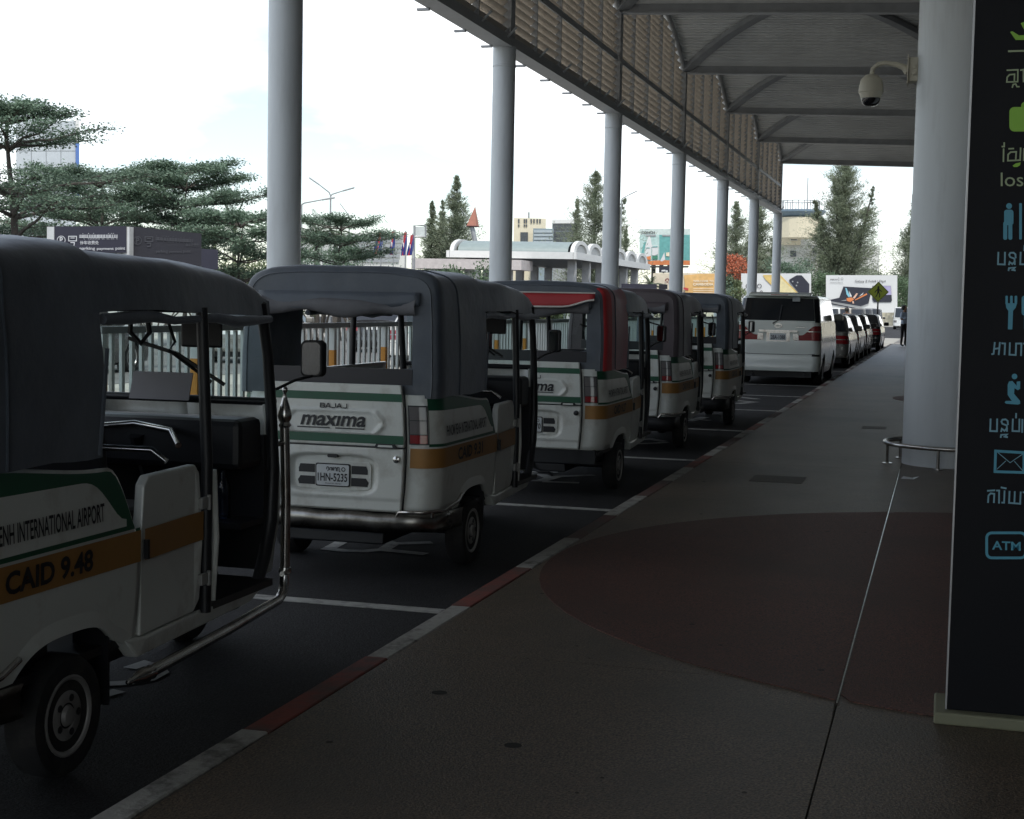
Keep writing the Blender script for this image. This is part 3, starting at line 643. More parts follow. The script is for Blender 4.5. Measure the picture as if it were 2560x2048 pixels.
    def cs(q, hw, zs, ztp, zb, n=3.0):
        """cross-section, q in 0..1 from right hem over the roof to left hem"""
        if q < .25: f = q/.25; return (hw, zb+(zs-zb)*f)
        if q > .75: f = (1-q)/.25; return (-hw, zb+(zs-zb)*f)
        ph = (q-.25)/.5*PI; c, s_ = math.cos(ph), math.sin(ph)
        return (hw*math.copysign(abs(c)**(2/n), c), zs+(ztp-zs)*abs(s_)**(2/n))
    NQ = 49
    ysr = [0, .008, .022, .05, .11, .22, .34, .46, .58, .7, .8, .885]
    def ins(y, r=.14): return r-math.sqrt(max(0, r*r-(r-y)**2)) if y < r else 0
    sag = lambda y: -.018*math.sin(min(1, y/.885)*PI)**2
    def rh(i, j):
        y = ysr[i]; q = j/(NQ-1); hw = .628-ins(y, .055); x, z = cs(q, hw, 1.55, 1.80-ins(y, .045)*.9+sag(y), 1.055, 4.6)
        if z > 1.3: x *= 1-.035*smst(1.3, 1.75, z)
        w = nf(x, y, z); return (x*(1+w*1.2), y+.03+.03*max(0, z-1.0)*max(0, 1-y/.3), z+w)
    g = MB(); g.grid(rh, len(ysr), NQ)
    if red:
        cols = []
        for (i) in range(len(ysr)-1):
            for j in range(NQ-1): cols.append((2 if i in (1, 2, 3, 4) else 1) if (j < 17 or j > NQ-19) and i >= 1 else 0)
        g.mi = cols
    hd = add('rear_hood', g, [canvas, CANVASR, M('red_canvas', (.6, .05, .055), .55, var=.15, bump=.2, bs=35)], T, smooth=70)
    for yy_ in (0, 6):
        g = MB(); g.tube([np.array(rh(yy_, j))*np.array([1.006, 1, 1])+np.array([0, 0, .003]) for j in range(NQ)], .005, 5); add('hood_piping', g, canvas, T, smooth=60)
    # rear face with window opening
    outl = [rh(0, j) for j in range(NQ)]+[(-.488+.976*i/12, .03, 1.055) for i in range(1, 12)]
    wx0, wx1, wz0, wz1 = -.455, .455, 1.215, 1.575
    cxw, czw = 0, (wz0+wz1)/2
    g = MB(); nO = len(outl)
    inn = []
    for p in outl:
        dx_, dz_ = p[0]-cxw, p[2]-czw; k_ = min((wx1-cxw)/abs(dx_) if abs(dx_) > 1e-6 else 99, ((wz1-czw) if dz_ > 0 else (czw-wz0))/abs(dz_) if abs(dz_) > 1e-6 else 99)
        inn.append((cxw+dx_*k_, .03+.02*(czw+dz_*k_-1.05), czw+dz_*k_))
    g.add(outl+inn, [(i, (i+1) % nO, nO+(i+1) % nO, nO+i) for i in range(nO)]); add('rear_canvas', g, canvas, T, smooth=50)
    # rolled-up window flap
    def fl(i, j):
        u = i/20; x = wx0-.02+(wx1-wx0+.04)*u; a = 2*PI*j/10; zz = 1.578-.022*math.sin(u*PI)-.010*math.sin(u*7+seed)-.007*math.sin(u*15)
        return (x, .035+.035*math.cos(a)+.012*math.sin(u*9), zz+(.045+.012*math.sin(u*11+2))*math.sin(a))
    g = MB(); g.grid(fl, 21, 11); add('rolled_flap', g, GREYCLOTH, T, smooth=60)
    def hem(i, j):
        u = i/24; x = -.5+u; return (x, .030-.006*math.sin(u*PI)-.012*j/3, 1.652-.026*j-.02*math.sin(u*PI)*j/3+.008*math.sin(u*13+seed)*j/3)
    g = MB(); g.grid(hem, 25, 4); add('canvas_valance', g, canvas, T, smooth=60, solid=.006)
    if red:
        g = MB(); g.grid(lambda i, j: (-.52+1.06*i/20, -.04-.03*j/3, 1.70-.125*j/3*(1-.45*smst(.75, 1.0, i/20)-.1*i/20)), 21, 4); add('red_awning', g, REDCLOTH, T, smooth=60, solid=.004)
        g = MB(); g.tube([(-.52+1.06*i/20, -.073, 1.575+.0562*smst(.75, 1., i/20)+.0125*i/20) for i in range(21)], .008, 6); g.tube([(-.52+1.06*i/20, -.042, 1.70) for i in range(21)], .006, 6); add('awning_trim', g, CREAMTRIM, T)
    # lower black band behind the bench, sill of the window
    add('rear_sill', MB().bx(-.46, .46, .03, .05, 1.125, 1.215), M('dark_leatherette', (.02, .018, .024), .4, var=.2), T)
    # front hood over the driver
    ysf = [.87, .93, 1.1, 1.3, 1.5, 1.7, 1.9, 2.1, 2.22, 2.32, 2.40, 2.45, 2.465]
    ztf = [1.785, 1.78, 1.77, 1.765, 1.76, 1.75, 1.74, 1.73, 1.715, 1.69, 1.645, 1.585, 1.545]
    def fh(i, j):
        y = ysf[i]; q = .16+.68*j/(NQ-1); hw = .622-.1*smst(1.3, 2.45, y)-.02*smst(2.3, 2.46, y)
        x, z = cs(q, hw, 1.63-.04*smst(1.2, 2.4, y), ztf[i], 1.39+.01*y, 4.2)
        if z > 1.5: x *= 1-.05*smst(1.5, 1.75, z)
        hemz = 1.535+.012*math.sin(y*9+seed)-.02*smst(1.2, 2.4, y); z = max(z, hemz)
        w = nf(x, y, z); return (x*(1+w), y, z+w)
    g = MB(); g.grid(fh, len(ysf), NQ); add('front_hood', g, canvas, T, smooth=70)
    for s in (-1, 1):
        add('side_flap', MB().tube([(s*(.60-.045*i/8*.9), .95+1.4*i/8, 1.525-.02*i/8-.008*math.sin(i*2.1+seed)) for i in range(9)], [.019+.005*math.sin(i*1.3) for i in range(9)], 8), canvas, T, smooth=60)
    add('hood_strap', MB().tube([(.632, .93, 1.42), (.634, .9, 1.2), (.634, .88, 1.06)], .008, 6), canvas, T)
    if mirror:
        m_ = add('mirror_arm', MB().tube([(.52, 2.5, 1.2), (.555, 2.62, 1.235), (.585, 2.74, 1.25)], .007, 6), DARKMET, T)
        q = MB(); q.prism(rrect(-.045, .045, -.085, .085, .025), lambda u, v, d: (.585+u+.3*d, 2.75+d+mt*u, 1.33+v), -.012, .02); mb_ = add('side_mirror', q, BLACKP, T, bevel=.005)
        q = MB(); q.prism(rrect(-.036, .036, -.074, .074, .02), lambda u, v, d: (.585+u+.3*d, 2.75+d+mt*u, 1.33+v), -.0145, -.0125); add('mirror_face', q, MIRRORG, mb_)
        add('inside_mirror', MB().bx(.12, .32, 2.36, 2.38, 1.38, 1.5), BLACKP, T, bevel=.02)
    if guard:
        gd = add('chrome_guard', MB().tube([(.66, 1.17, .25), (.60, 1.9, .25), (.535, 2.5, .25), (.52, 2.58, .265), (.515, 2.61, .31), (.515, 2.615, .36)], .022, 12).tube([(.515, 2.615, .36), (.515, 2.62, .7), (.51, 2.61, 1.02)], .022, 12), CHROME, T, smooth=60)
        fin = [(.022, 0), (.03, .01), (.022, .025), (.03, .04), (.033, .055), (.024, .09), (.012, .13), (.006, .155), (.012, .165), (.013, .175), (.006, .187), (0, .188)]
        add('finial', MB().lathe(fin, (.51, 2.61, 1.02), 'z', 16), CHROME, gd, smooth=50)
        add('guard_joint', MB().lathe([(.027, 0), (.03, .01), (.027, .03)], (.515, 2.615, .35), 'z', 16), CHROME, gd, smooth=50)
        f2 = MB(); f2.lathe([(r, -h) for r, h in [(.022, 0), (.027, .008), (.022, .02), (.03, .05), (.024, .09), (.01, .14), (.013, .155), (.008, .17), (0, .172)]], (.662, 1.18, .25), 'y', 16); add('finial', f2, CHROME, gd, smooth=50)
        add('guard_stay', MB().tube([(.53, 2.55, .36), (.515, 2.6, .36)], .012, 6).tube([(.5, 2.52, .95), (.512, 2.61, .95)], .012, 6), CHROME, gd)
    for e in extras: e(T)
    return T
def v1_extras(T):
    add('dash_paper', MB().obox((-.02, 2.44, 1.2), (.15, 0, 0), (0, .003, .001), (0, .02, .06)), M('grey_card', (.32, .31, .33), .7), T)
    add('hanging_strap', MB().tube([(-.12, 2.36, 1.55), (-.13, 2.36, 1.44), (-.08, 2.37, 1.39), (-.04, 2.37, 1.44), (-.05, 2.36, 1.55)], .013, 6), BLACKP, T)
    add('draped_towel', MB().grid(lambda i, j: (.02+.1*i/6+.01*math.sin(j), 1.47+.05*math.sin(i*1.1), 1.2-.2*j/5+.015*math.sin(i*2)), 7, 6), M('pinkish_towel', (.2, .12, .12), .9, var=.3, vs=8), T, smooth=60, solid=.01)
    add('tariff_card', MB().obox((.3, 2.33, .985), (.12, 0, 0), (0, .075, .012), (0, -.001, .004)), M('green_card', (.03, .09, .07), .3), T)
    for zz in (.8,): add('water_bottle', MB().lathe([(.035, 0), (.037, .02), (.035, .1), (.037, .14), (.015, .19), (.015, .21), (0, .211)], (.36, 2.3, .64), 'z', 14), glass('bottle_plastic', (.55, .68, .95)), T, smooth=50)
    add('shelf', MB().bx(.2, .5, 2.2, 2.42, .61, .635), BLACKP, T)
    add('carrier_bag', MB().lathe([(.0, 0), (.07, .01), (.09, .08), (.06, .15), (.03, .19), (.05, .22)], (.24, 2.27, .40), 'z', 9), M('white_bag', (.5, .52, .56), .4, var=.2, vs=12, trans=.3), T)
XT = -3.35
tuk(XT, 3.50, 'white and green tuk-tuk with black canvas hood and chrome guard, numbered CAID 9.48', CANVAS, '1HN-4812', 'CAID 9.48', 1, guard=True, mt=.5, extras=(v1_extras,))
tuk(XT+.01, 7.86, 'white and green tuk-tuk with black canvas hood and chrome bumper, numbered CAID 9.31', CANVAS, '1HN-5235', 'CAID 9.31', 2)
tuk(XT+.06, 11.93, 'white and green tuk-tuk with maroon striped hood and a red awning over its rear window', CANVAS, '1HN-8270', 'CAID 9.27', 3, red=True, bumper='none')
tuk(XT-.04, 15.98, 'white and green tuk-tuk with dark brown hood, behind the red awning one', CANVASB, '1HN-3054', 'CAID 9.15', 4, bumper='dark')
tuk(XT+.02, 19.55, 'white and green tuk-tuk with black hood, just behind the white van', CANVAS, '1HN-6147', 'CAID 9.22', 5, bumper='dark')

# ================================================================== INFORMATION SIGN
SY = 5.5
sg = thing('information_sign', 'tall black information sign with green and blue pictograms on a pale plinth', 'sign', (.07, SY, .12))
SGB = M('sign_black_panel', (.006, .0065, .009), .5, var=.1, spec=.15); SGG = M('sign_green', (.2, .42, .03), .5, var=.03, emit=.05); SGP = M('sign_pale_green', (.28, .34, .2), .5, var=.03, emit=.04)
SGC = M('sign_blue', (.06, .26, .36), .5, var=.03, emit=.04); SGL = M('sign_pale_blue', (.16, .32, .4), .5, var=.03, emit=.03)
add('panel', MB().bx(0, 1.15, 0, .12, .047, 3.3), SGB, sg)
add('edge_trim', MB().bx(-.006, -.0005, -.004, .124, .047, 3.3), M('brushed_aluminium', (.4, .4, .4), .4, metal=.6), sg)
add('plinth', MB().bx(-.045, 1.2, -.05, .24, 0, .045), M('pale_plinth', (.2, .2, .13), .7, var=.15), sg, bevel=.008)
def sgp(zy0):
    def fn(u, v):
        p = ony(2400+u*.27826, zy0+v*.27826, SY-.003); return (p[0]-.07, -.003, p[2]-.12)
    return fn
SA, SB, SC_ = sgp(0), sgp(480), sgp(940)
def sadd(nm, mat, fn, lines=(), w=16, polys=(), discs=()):
    g = MB(); strokes(g, lines, w, fn, lift=(0, -.0004, 0))
    for k, p in enumerate(polys): g.add([np.array(fn(*q))+np.array([0, -.0004*(k+8), 0]) for q in p], [tuple(range(len(p)))])
    for d in discs: disc(g, d[0], d[1], d[2], fn)
    return add(nm, g, mat, sg)
sadd('arrivals_pictogram', SGG, SA, polys=[[(450, 290), (470, 283), (530, 320), (600, 316), (545, 212), (570, 200), (660, 312), (760, 300), (790, 318), (760, 345), (560, 362), (500, 362)]])
sadd('ground_line', SGP, SA, [[(438, 461), (790, 452)]], 17)
sadd('khmer_word', SGP, SA, [[(424, 632), (470, 630)], [(470, 630), (520, 628), (518, 735), (420, 738), (424, 695), (445, 672), (490, 668), (488, 735)], [(470, 785), (478, 760), (500, 755), (512, 780), (530, 780)], [(545, 632), (570, 626), (570, 735)], [(600, 735), (600, 630), (660, 630), (660, 735)]], 13)
sadd('luggage_pictogram', SGG, SA, polys=[rrect(443, 740, 963, 1183, 45), rrect(548, 650, 915, 990, 40)])
sadd('khmer_word', SGP, SA, [[(397, 1285), (397, 1318), (380, 1318)], [(392, 1340), (390, 1450)], [(440, 1338), (480, 1336)], [(545, 1332), (540, 1440), (430, 1445), (432, 1390), (455, 1368), (505, 1365), (500, 1440)], [(575, 1340), (572, 1440), (620, 1440), (622, 1340)]], 14)
sadd('khmer_subscript', SGG, SA, polys=[[(472, 1490), (500, 1470), (545, 1460), (540, 1485), (515, 1502), (485, 1503)]])
g = MB(); text_fit(g, 'lost', 366, 640, 1675, 1552, SA); add('lost_lettering', g, SGP, sg)
sadd('toilet_pictogram', SGC, SB, [], 1, [rrect(396, 480, 160, 300, 25), rrect(388, 424, 270, 430, 14), rrect(434, 470, 270, 430, 14), rrect(531, 556, 102, 428, 8), rrect(620, 704, 160, 300, 25), rrect(630, 660, 280, 430, 12), rrect(668, 696, 280, 430, 12)], [(441, 127, 26), (662, 127, 26)])
KB = lambda dx, dy: [[(345+dx, 545+dy), (341+dx, 650+dy), (402+dx, 652+dy), (404+dx, 545+dy)], [(500+dx, 590+dy), (498+dx, 560+dy), (480+dx, 546+dy), (452+dx, 548+dy), (442+dx, 565+dy), (450+dx, 585+dy), (490+dx, 600+dy), (492+dx, 650+dy)], [(440+dx, 652+dy), (446+dx, 630+dy), (470+dx, 648+dy), (492+dx, 625+dy)], [(436+dx, 705+dy), (440+dx, 685+dy), (492+dx, 680+dy), (470+dx, 700+dy), (494+dx, 705+dy)], [(545+dx, 545+dy), (541+dx, 650+dy), (602+dx, 652+dy), (604+dx, 545+dy)], [(578+dx, 485+dy), (577+dx, 525+dy)]]
sadd('khmer_word', SGL, SB, KB(0, 0), 15)
sadd('restaurant_pictogram', SGC, SB, [], 1, [rrect(408, 430, 933, 1010, 9), rrect(449, 473, 933, 1010, 9), rrect(490, 513, 933, 1010, 9), [(410, 1000), (512, 1000), (500, 1040), (476, 1068), (470, 1235), (430, 1235), (434, 1068), (414, 1040)], rrect(553, 612, 933, 1110, 25), rrect(575, 612, 1060, 1235, 12)])
sadd('khmer_word', SGL, SB, [[(312, 1355), (302, 1455), (288, 1458)], [(312, 1410), (345, 1405)], [(358, 1355), (348, 1460)], [(378, 1360), (405, 1362), (400, 1460)], [(448, 1358), (444, 1462), (500, 1465), (504, 1362), (552, 1362), (548, 1468)], [(575, 1362), (605, 1366), (600, 1468)]], 15)
sadd('prayer_pictogram', SGC, SC_, [[(520, 60), (520, 105)]], 22, [[(428, 80), (440, 50), (470, 45), (510, 90), (520, 50), (541, 48), (540, 115), (520, 128), (490, 110), (485, 160), (540, 225), (540, 250), (520, 257), (415, 250), (402, 240), (410, 224), (465, 224), (428, 170)]], [(490, 5, 25)])
sadd('khmer_word', SGL, SC_, KB(-70, -155)[:5]+[[(504, 340), (503, 375)], [(560, 392), (558, 505)]], 15)
sadd('mail_pictogram', SGC, SC_, [[(320, 675), (575, 690), (573, 868), (314, 860), (320, 675)]], 24)
sadd('mail_flap', SGL, SC_, [[(342, 690), (450, 780), (562, 703)], [(332, 838), (410, 765)], [(562, 850), (490, 768)]], 6)
sadd('khmer_word', SGL, SC_, [[(250, 1032), (310, 1028)], [(252, 1135), (256, 1075), (275, 1055), (308, 1060), (304, 1135)], [(330, 1030), (352, 1030), (350, 1140)], [(372, 1002), (412, 1010)], [(400, 1035), (396, 1138), (378, 1138)], [(445, 1040), (440, 1140), (540, 1148), (545, 1045)], [(492, 1042), (488, 1145)], [(570, 1045), (590, 1048), (586, 1150)]], 15)
g = MB(); fr_ = rrect(240, 590, 1410, 1635, 45); strokes(g, [fr_+[fr_[0]]], 24, SC_); add('atm_frame', g, SGC, sg)
g = MB(); text_fit(g, 'ATM', 288, 545, 1560, 1482, lambda u, v: SC_(u, v+(u-288)*.04), bold=.02); add('atm_lettering', g, SGC, sg)

# ================================================================== CARS
def car(name, label, cat, X, Y, paint, L, Wd, zroof, belt, cab0, cab1, wheels, rz=0, rear=None, group=None, van=False, glassm=None, tail=(.7, .9), r=.16):
    T = thing(name, label, cat, (X, Y, .004), rz, group)
    gm = glassm or M('tinted_glass', (.012, .014, .018), .06, coat=.6, var=0)
    w = Wd/2; R = .315
    lower = Slab(lambda z: w-.05*smst(.5, .2, z)-.03*smst(.7, belt, z), lambda z: .05*smst(.55, .95, z)-.03*smst(.5, .35, z)+.06*smst(.35, .2, z), lambda z: L-.3*smst(.5, belt, z)*(0 if van else 1)-.1*smst(.6, .2, z), r).setref(.6)
    def zb(t):
        y = abs(t)-lower.L[1]+lower.A+r; z = .22 if abs(t) > lower.L[1] else .3
        for wy in wheels:
            d = abs(y-wy)/(R+.06)
            if d < 1 and lower.L[1] < abs(t) < lower.L[2]: z = max(z, .3+(R+.06)*math.sqrt(1-d*d))
        return z
    def ztp(t):
        y = lower.P(t, .6)[1]
        if van: return belt-.12*smst(cab1-.2, L, y)
        return belt-.10*smst(cab1, L, y)+(.02 if y < cab0 else 0)
    n = 160; ts = [-lower.L[4]+2*lower.L[4]*i/n for i in range(n+1)]; K = 12
    def Pt(i, j):
        t = ts[i]; a = zb(t); z = a+(ztp(t)-a)*j/(K-1); return lower.P(t, z)
    g = MB(); g.grid(Pt, n+1, K)
    # deck and bonnet
    tops = [Pt(i, K-1) for i in range(n+1)]
    half = n//2
    def deck(i, j):
        a, b = tops[half-i], tops[half+i]; f = j/6; x = a[0]+(b[0]-a[0])*f; return (x, a[1]+(b[1]-a[1])*f, a[2]+(b[2]-a[2])*f+.03*(1-(2*f-1)**2)*min(1, i/8))
    g.grid(deck, half+1, 7); add('body', g, paint, T, smooth=32)
    rk = .5 if not van else .1
    cab = Slab(lambda z: w-.04-(.13 if not van else .06)*smst(belt-.05, zroof+.05, z), lambda z: cab0+(.62 if not van else .13)*((z-belt)/(zroof-belt)), lambda z: cab1-(.95 if not van else .75)*((z-belt)/(zroof-belt)), .12 if not van else .16).setref(belt)
    g = MB(); ts2 = [-cab.L[4]+2*cab.L[4]*i/100 for i in range(101)]
    zz = [belt-.03, belt+.02, belt+(zroof-belt)*.35, belt+(zroof-belt)*.7, zroof-.08, zroof-.03, zroof-.008]
    def cp(i, j):
        p = cab.P(ts2[i], min(zz[j], zroof-.04), 0)
        if j >= 5: k = .97 if j == 5 else .93; yc = (cab0+cab1)/2; return (p[0]*k, yc+(p[1]-yc)*k, zz[j])
        return p
    g.grid(cp, 101, len(zz)); tp = [cp(i, len(zz)-1) for i in range(101)]
    g.grid(lambda i, j: tuple(np.array(tp[50-i])*(1-j/6)+np.array(tp[50+i])*(j/6)+np.array([0, 0, .025*(1-(2*j/6-1)**2)*min(1, i/6)])), 51, 7)
    cb = add('cabin', g, paint, T, smooth=40)
    z0, z1 = belt+.035, zroof-.095
    L0, L1, L2 = cab.L[0], cab.L[1], cab.L[2]
    add('rear_window', patch(MB(), cab, -L0-.05, L0+.05, 13, z0, z1+(.03 if van else 0), 5, .008), gm, T, smooth=40)
    for s in (-1, 1):
        yy0, yy1 = L1+.05, L2-.02; m1, m2 = yy0+(yy1-yy0)*(.3 if not van else .34), yy0+(yy1-yy0)*(.62 if not van else .68)
        for a, b in ((yy0, m1-.02), (m1+.02, m2-.02), (m2+.02, yy1)):
            add('side_window', patch(MB(), cab, s*a, s*b, 8, z0, z1+.01, 5, .008), gm, T, smooth=40)
        add('window_trim', patch(MB(), cab, s*(yy0-.02), s*yy1, 20, z0-.025, z0-.003, 2, .01), CHROME, T)
        add('roof_trim', patch(MB(), cab, s*(yy0-.02), s*yy1, 20, z1+.014, z1+.032, 2, .01), CHROME, T)
        add('door_mirror', MB().obox((s*(w+.09), cab1-.55, belt+.1), (.1, .02, 0), (0, .06, 0), (0, 0, .075)), paint, T, bevel=.03)
        for wy in wheels: wheel(T, 'wheel', (s*(w-.12), wy, R), R, .2, R*.66, s, M('alloy', (.45, .45, .46), .3, metal=.8), 5)
        for sy in (m1, m2): add('door_gap', patch(MB(), lower, s*(lower.ty(cab.P(sy, belt)[1])-.004), s*(lower.ty(cab.P(sy, belt)[1])+.004), 2, .3, belt-.04, 5, .002), BLACKP, T)
    add('windscreen', patch(MB(), cab, cab.L[3]-.05, cab.L[4], 6, z0, z1, 5, .008), gm, T, smooth=40); add('windscreen', patch(MB(), cab, -cab.L[4], -cab.L[3]+.05, 6, z0, z1, 5, .008), gm, T, smooth=40)
    add('underbody', MB().bx(-w+.2, w-.2, .25, L-.25, .16, .32), BLACKP, T)
    if rear: rear(T, lower, cab)
    return T
VANW = M('pearl_white_paint', (.62, .66, .62), .22, var=.03, coat=.6)
def van_rear(T, lo, cab):
    w = .9
    for s in (-1, 1):
        t0, t1 = .36, .98
        q = patch(MB(), lo, s*.36, s*1.02, 16, lambda t: .95, lambda t: 1.06+.2*smst(.5, .8, abs(t)), 4, .014); tl = add('tail_lamp', q, REDLENS, T, smooth=50)
        add('reverse_lens', patch(MB(), lo, s*.32, s*.44, 4, .955, 1.09, 3, .017), CHROME, tl)
        add('lamp_chrome', patch(MB(), lo, s*.62, s*.95, 6, 1.13, 1.15, 2, .018), CHROME, tl)
        add('reflector', patch(MB(), lo, s*.72, s*.9, 4, .62, .66, 2, .006), BLACKP, T)
        add('side_wing', patch(MB(), cab, s*(cab.L[0]+.06), s*(cab.L[1]+.04), 6, 1.33, 1.83, 4, .006), M('tinted_glass', (.012, .014, .018), .06), T)
    add('chrome_bar', patch(MB(), lo, -.42, .42, 9, 1.12, 1.165, 3, .03), CHROME, T, solid=.02)
    add('plate_recess', patch(MB(), lo, -.25, .25, 5, .92, 1.118, 2, .006), CHROME, T)
    pl = add('number_plate', patch(MB(), lo, -.175, .175, 3, .945, 1.095, 2, .012), PLATEW, T)
    g = MB(); text_fit(g, '2BA-1088', -.155, .155, .965, 1.055, lambda u, v: lo.P(u, v, .015), bold=.02); add('plate_lettering', g, M('plate_blue_grey', (.03, .035, .06), .5), pl)
    bd = MB(); ringd(bd, 0, 1.255, .05, .065, lambda u, v: lo.P(u*1.25, 1.255+(v-1.255)*.8, .012)); ringd(bd, 0, 1.262, .024, .034, lambda u, v: lo.P(u, v, .012)); strokes(bd, [[(-.05, 1.285), (.05, 1.285)]], .014, lambda u, v: lo.P(u, v, .013)); add('badge', bd, CHROME, T)
    g = MB(); text_fit(g, 'ALPHARD', .38, .62, 1.215, 1.24, lambda u, v: lo.P(u, v, .01), bold=.02); add('model_lettering', g, CHROME, T)
    add('gate_seam', patch(MB(), lo, -.78, .78, 21, lambda t: .645+.09*abs(t)**6, lambda t: .655+.09*abs(t)**6, 2, .003), BLACKP, T)
    add('spoiler', MB().obox((0, .27, 1.92), (.66, 0, 0), (0, .16, .02), (0, 0, .025)), VANW, T, bevel=.02)
    add('roof_light', MB().bx(-.18, .18, .105, .12, 1.90, 1.915), REDLENS, T)
    add('rear_wiper', MB().tube([(-.12, .03, 1.3), (.02, .06, 1.38), (.06, .12, 1.7)], .012, 6), BLACKP, T)
    for s in (-1, 1): add('exhaust', MB().tube([(s*.55, .15, .2), (s*.55, .3, .2)], .04, 8), DARKMET, T)
    st = MB(); st.obox((.35, .145, 1.82), (.08, 0, 0), (0, .002, .0), (0, .012, .05)); add('window_sticker', st, M('sticker', (.3, .32, .32), .5), T)
car('van', 'white people carrier van with dark rear glass and red tail lamps', 'van', -3.33, 31.6, VANW, 4.85, 1.8, 1.9, 1.33, .12, 4.5, (.98, 3.93), van=True, rear=van_rear)
def sedan_rear(T, lo, cab):
    for s in (-1, 1):
        tl = add('tail_lamp', patch(MB(), lo, s*.5, s*(lo.ty(.28)), 10, lambda t: .68+.0*t, lambda t: .93-.03*abs(t), 4, .01), REDLENS, T, smooth=50)
        add('lamp_strip', patch(MB(), lo, s*.55, s*lo.ty(.2), 8, .79, .81, 2, .014), CHROME, tl)
    pl = add('number_plate', patch(MB(), lo, -.24, .24, 3, .72, .83, 2, .012), PLATEW, T)
    add('chrome_strip', patch(MB(), lo, -.4, .4, 5, .85, .87, 2, .012), CHROME, T)
    add('bumper_seam', patch(MB(), lo, -.8, .8, 9, .6, .607, 2, .003), BLACKP, T)
SILV = M('silver_car_paint', (.2, .195, .18), .28, metal=.5, var=.05, coat=.6); GREYC = M('grey_car_paint', (.13, .13, .135), .28, metal=.4, coat=.6); BLKC = M('black_car_paint', (.012, .012, .015), .2, coat=.8); DKG = M('dark_grey_car_paint', (.06, .06, .065), .25, metal=.4, coat=.6)
SD = dict(L=4.8, Wd=1.82, zroof=1.47, belt=.98, cab0=.55, cab1=3.65, wheels=(1.02, 3.85), rear=sedan_rear, group='cars parked in line beyond the van')
car('sedan', 'silver sedan with red tail lamps parked ahead of the white van', 'car', -3.36, 41.6, SILV, **SD)
car('sedan', 'grey sedan parked right ahead of the silver sedan', 'car', -3.4, 47.4, GREYC, **SD)
car('sedan', 'dark grey sedan parked between the grey sedan and the black one', 'car', -3.42, 53.2, DKG, **SD)
car('sedan', 'black sedan at the head of the parked line, by the yellow crossing sign', 'car', -3.2, 59.6, BLKC, rz=-.0, **SD)
WHC = M('white_car_paint', (.6, .61, .6), .3, coat=.5); BEIC = M('beige_car_paint', (.42, .38, .32), .3, coat=.5)
FV = dict(L=4.5, Wd=1.75, zroof=1.78, belt=1.02, cab0=.12, cab1=3.7, wheels=(.9, 3.5), van=True, group='vehicles standing in the far car park')
for i, (px, c, nm) in enumerate(((2070, WHC, 'white hatchback'), (2098, BEIC, 'beige taxi'), (2134, SILV, 'silver hatchback'), (2152, GREYC, 'grey hatchback'), (2172, DKG, 'dark grey hatchback'))):
    p = ond(px, 778, 104+i*1.2); car('far_hatchback', f'{nm} standing in the far car park before the phone billboards', 'car', p[0], p[1], c, **FV)
# vehicles glimpsed between the fence bars
for i, (x, y, c, nm) in enumerate(((-16.5, 16.0, WHC, 'white'), (-17.2, 24, DKG, 'dark grey'), (-16.8, 33, SILV, 'silver'), (-12.2, 34.0, WHC, 'second white'), (-17.0, 43, BLKC, 'black'))):
    SD2 = dict(SD); SD2['group'] = 'cars parked behind the bar fence'
    car('parked_sedan', f'{nm} sedan parked on the road behind the bar fence', 'car', x, y, c, rz=.05*i, **SD2)
# white minibus by the crossing
p = onz(2248, 824, 0)
def bus_rear(T, lo, cab):
    for s in (-1, 1): add('headlamp', patch(MB(), lo, s*.55, s*.85, 4, .62, .82, 2, .01), CLEARLENS, T)
car('minibus', 'white minibus with dark windscreen on the road beyond the crossing', 'van', p[0]+.3, p[1], WHC, L=4.9, Wd=1.75, zroof=2.0, belt=1.05, cab0=.1, cab1=4.6, wheels=(.9, 3.7), van=True, rear=bus_rear, r=.2)
# ------------------------------------------------------------------ crossing sign
ps_ = ond(2195.7, 730, 68.0)
cs_ = thing('crossing_sign', 'yellow green diamond pedestrian crossing sign on a thin dark post', 'sign', (ps_[0], ps_[1], .12))
zc = ps_[2]-.12
add('post', MB().tube([(0, 0.03, 0), (0, .03, zc+.3)], .035, 8), DARKMET, cs_)
dm = add('diamond', MB().prism([(0, -.46), (.46, 0), (0, .46), (-.46, 0)], lambda u, v, d: (u, d, zc+v), -.012, 0), M('fluorescent_yellow_green', (.3, .36, .03), .5, var=.05), cs_)
bfn = lambda u, v: (u, -.015, zc+v)
g = MB(); strokes(g, [[(-.42, 0), (0, -.42), (.42, 0), (0, .42), (-.42, 0)]], .018, bfn); add('border', g, BLACKTXT, dm)
g = MB(); strokes(g, [[(0, .13), (0, -.02)]], .09, bfn); strokes(g, [[(-.01, .12), (-.12, .03), (-.14, -.02)], [(.02, .12), (.1, .05), (.14, .03)], [(-.01, -.02), (-.05, -.13), (-.1, -.22)], [(.02, -.02), (.07, -.12), (.06, -.23)]], .04, bfn); disc(g, .0, .21, .045, bfn); add('walking_figure', g, BLACKTXT, dm)

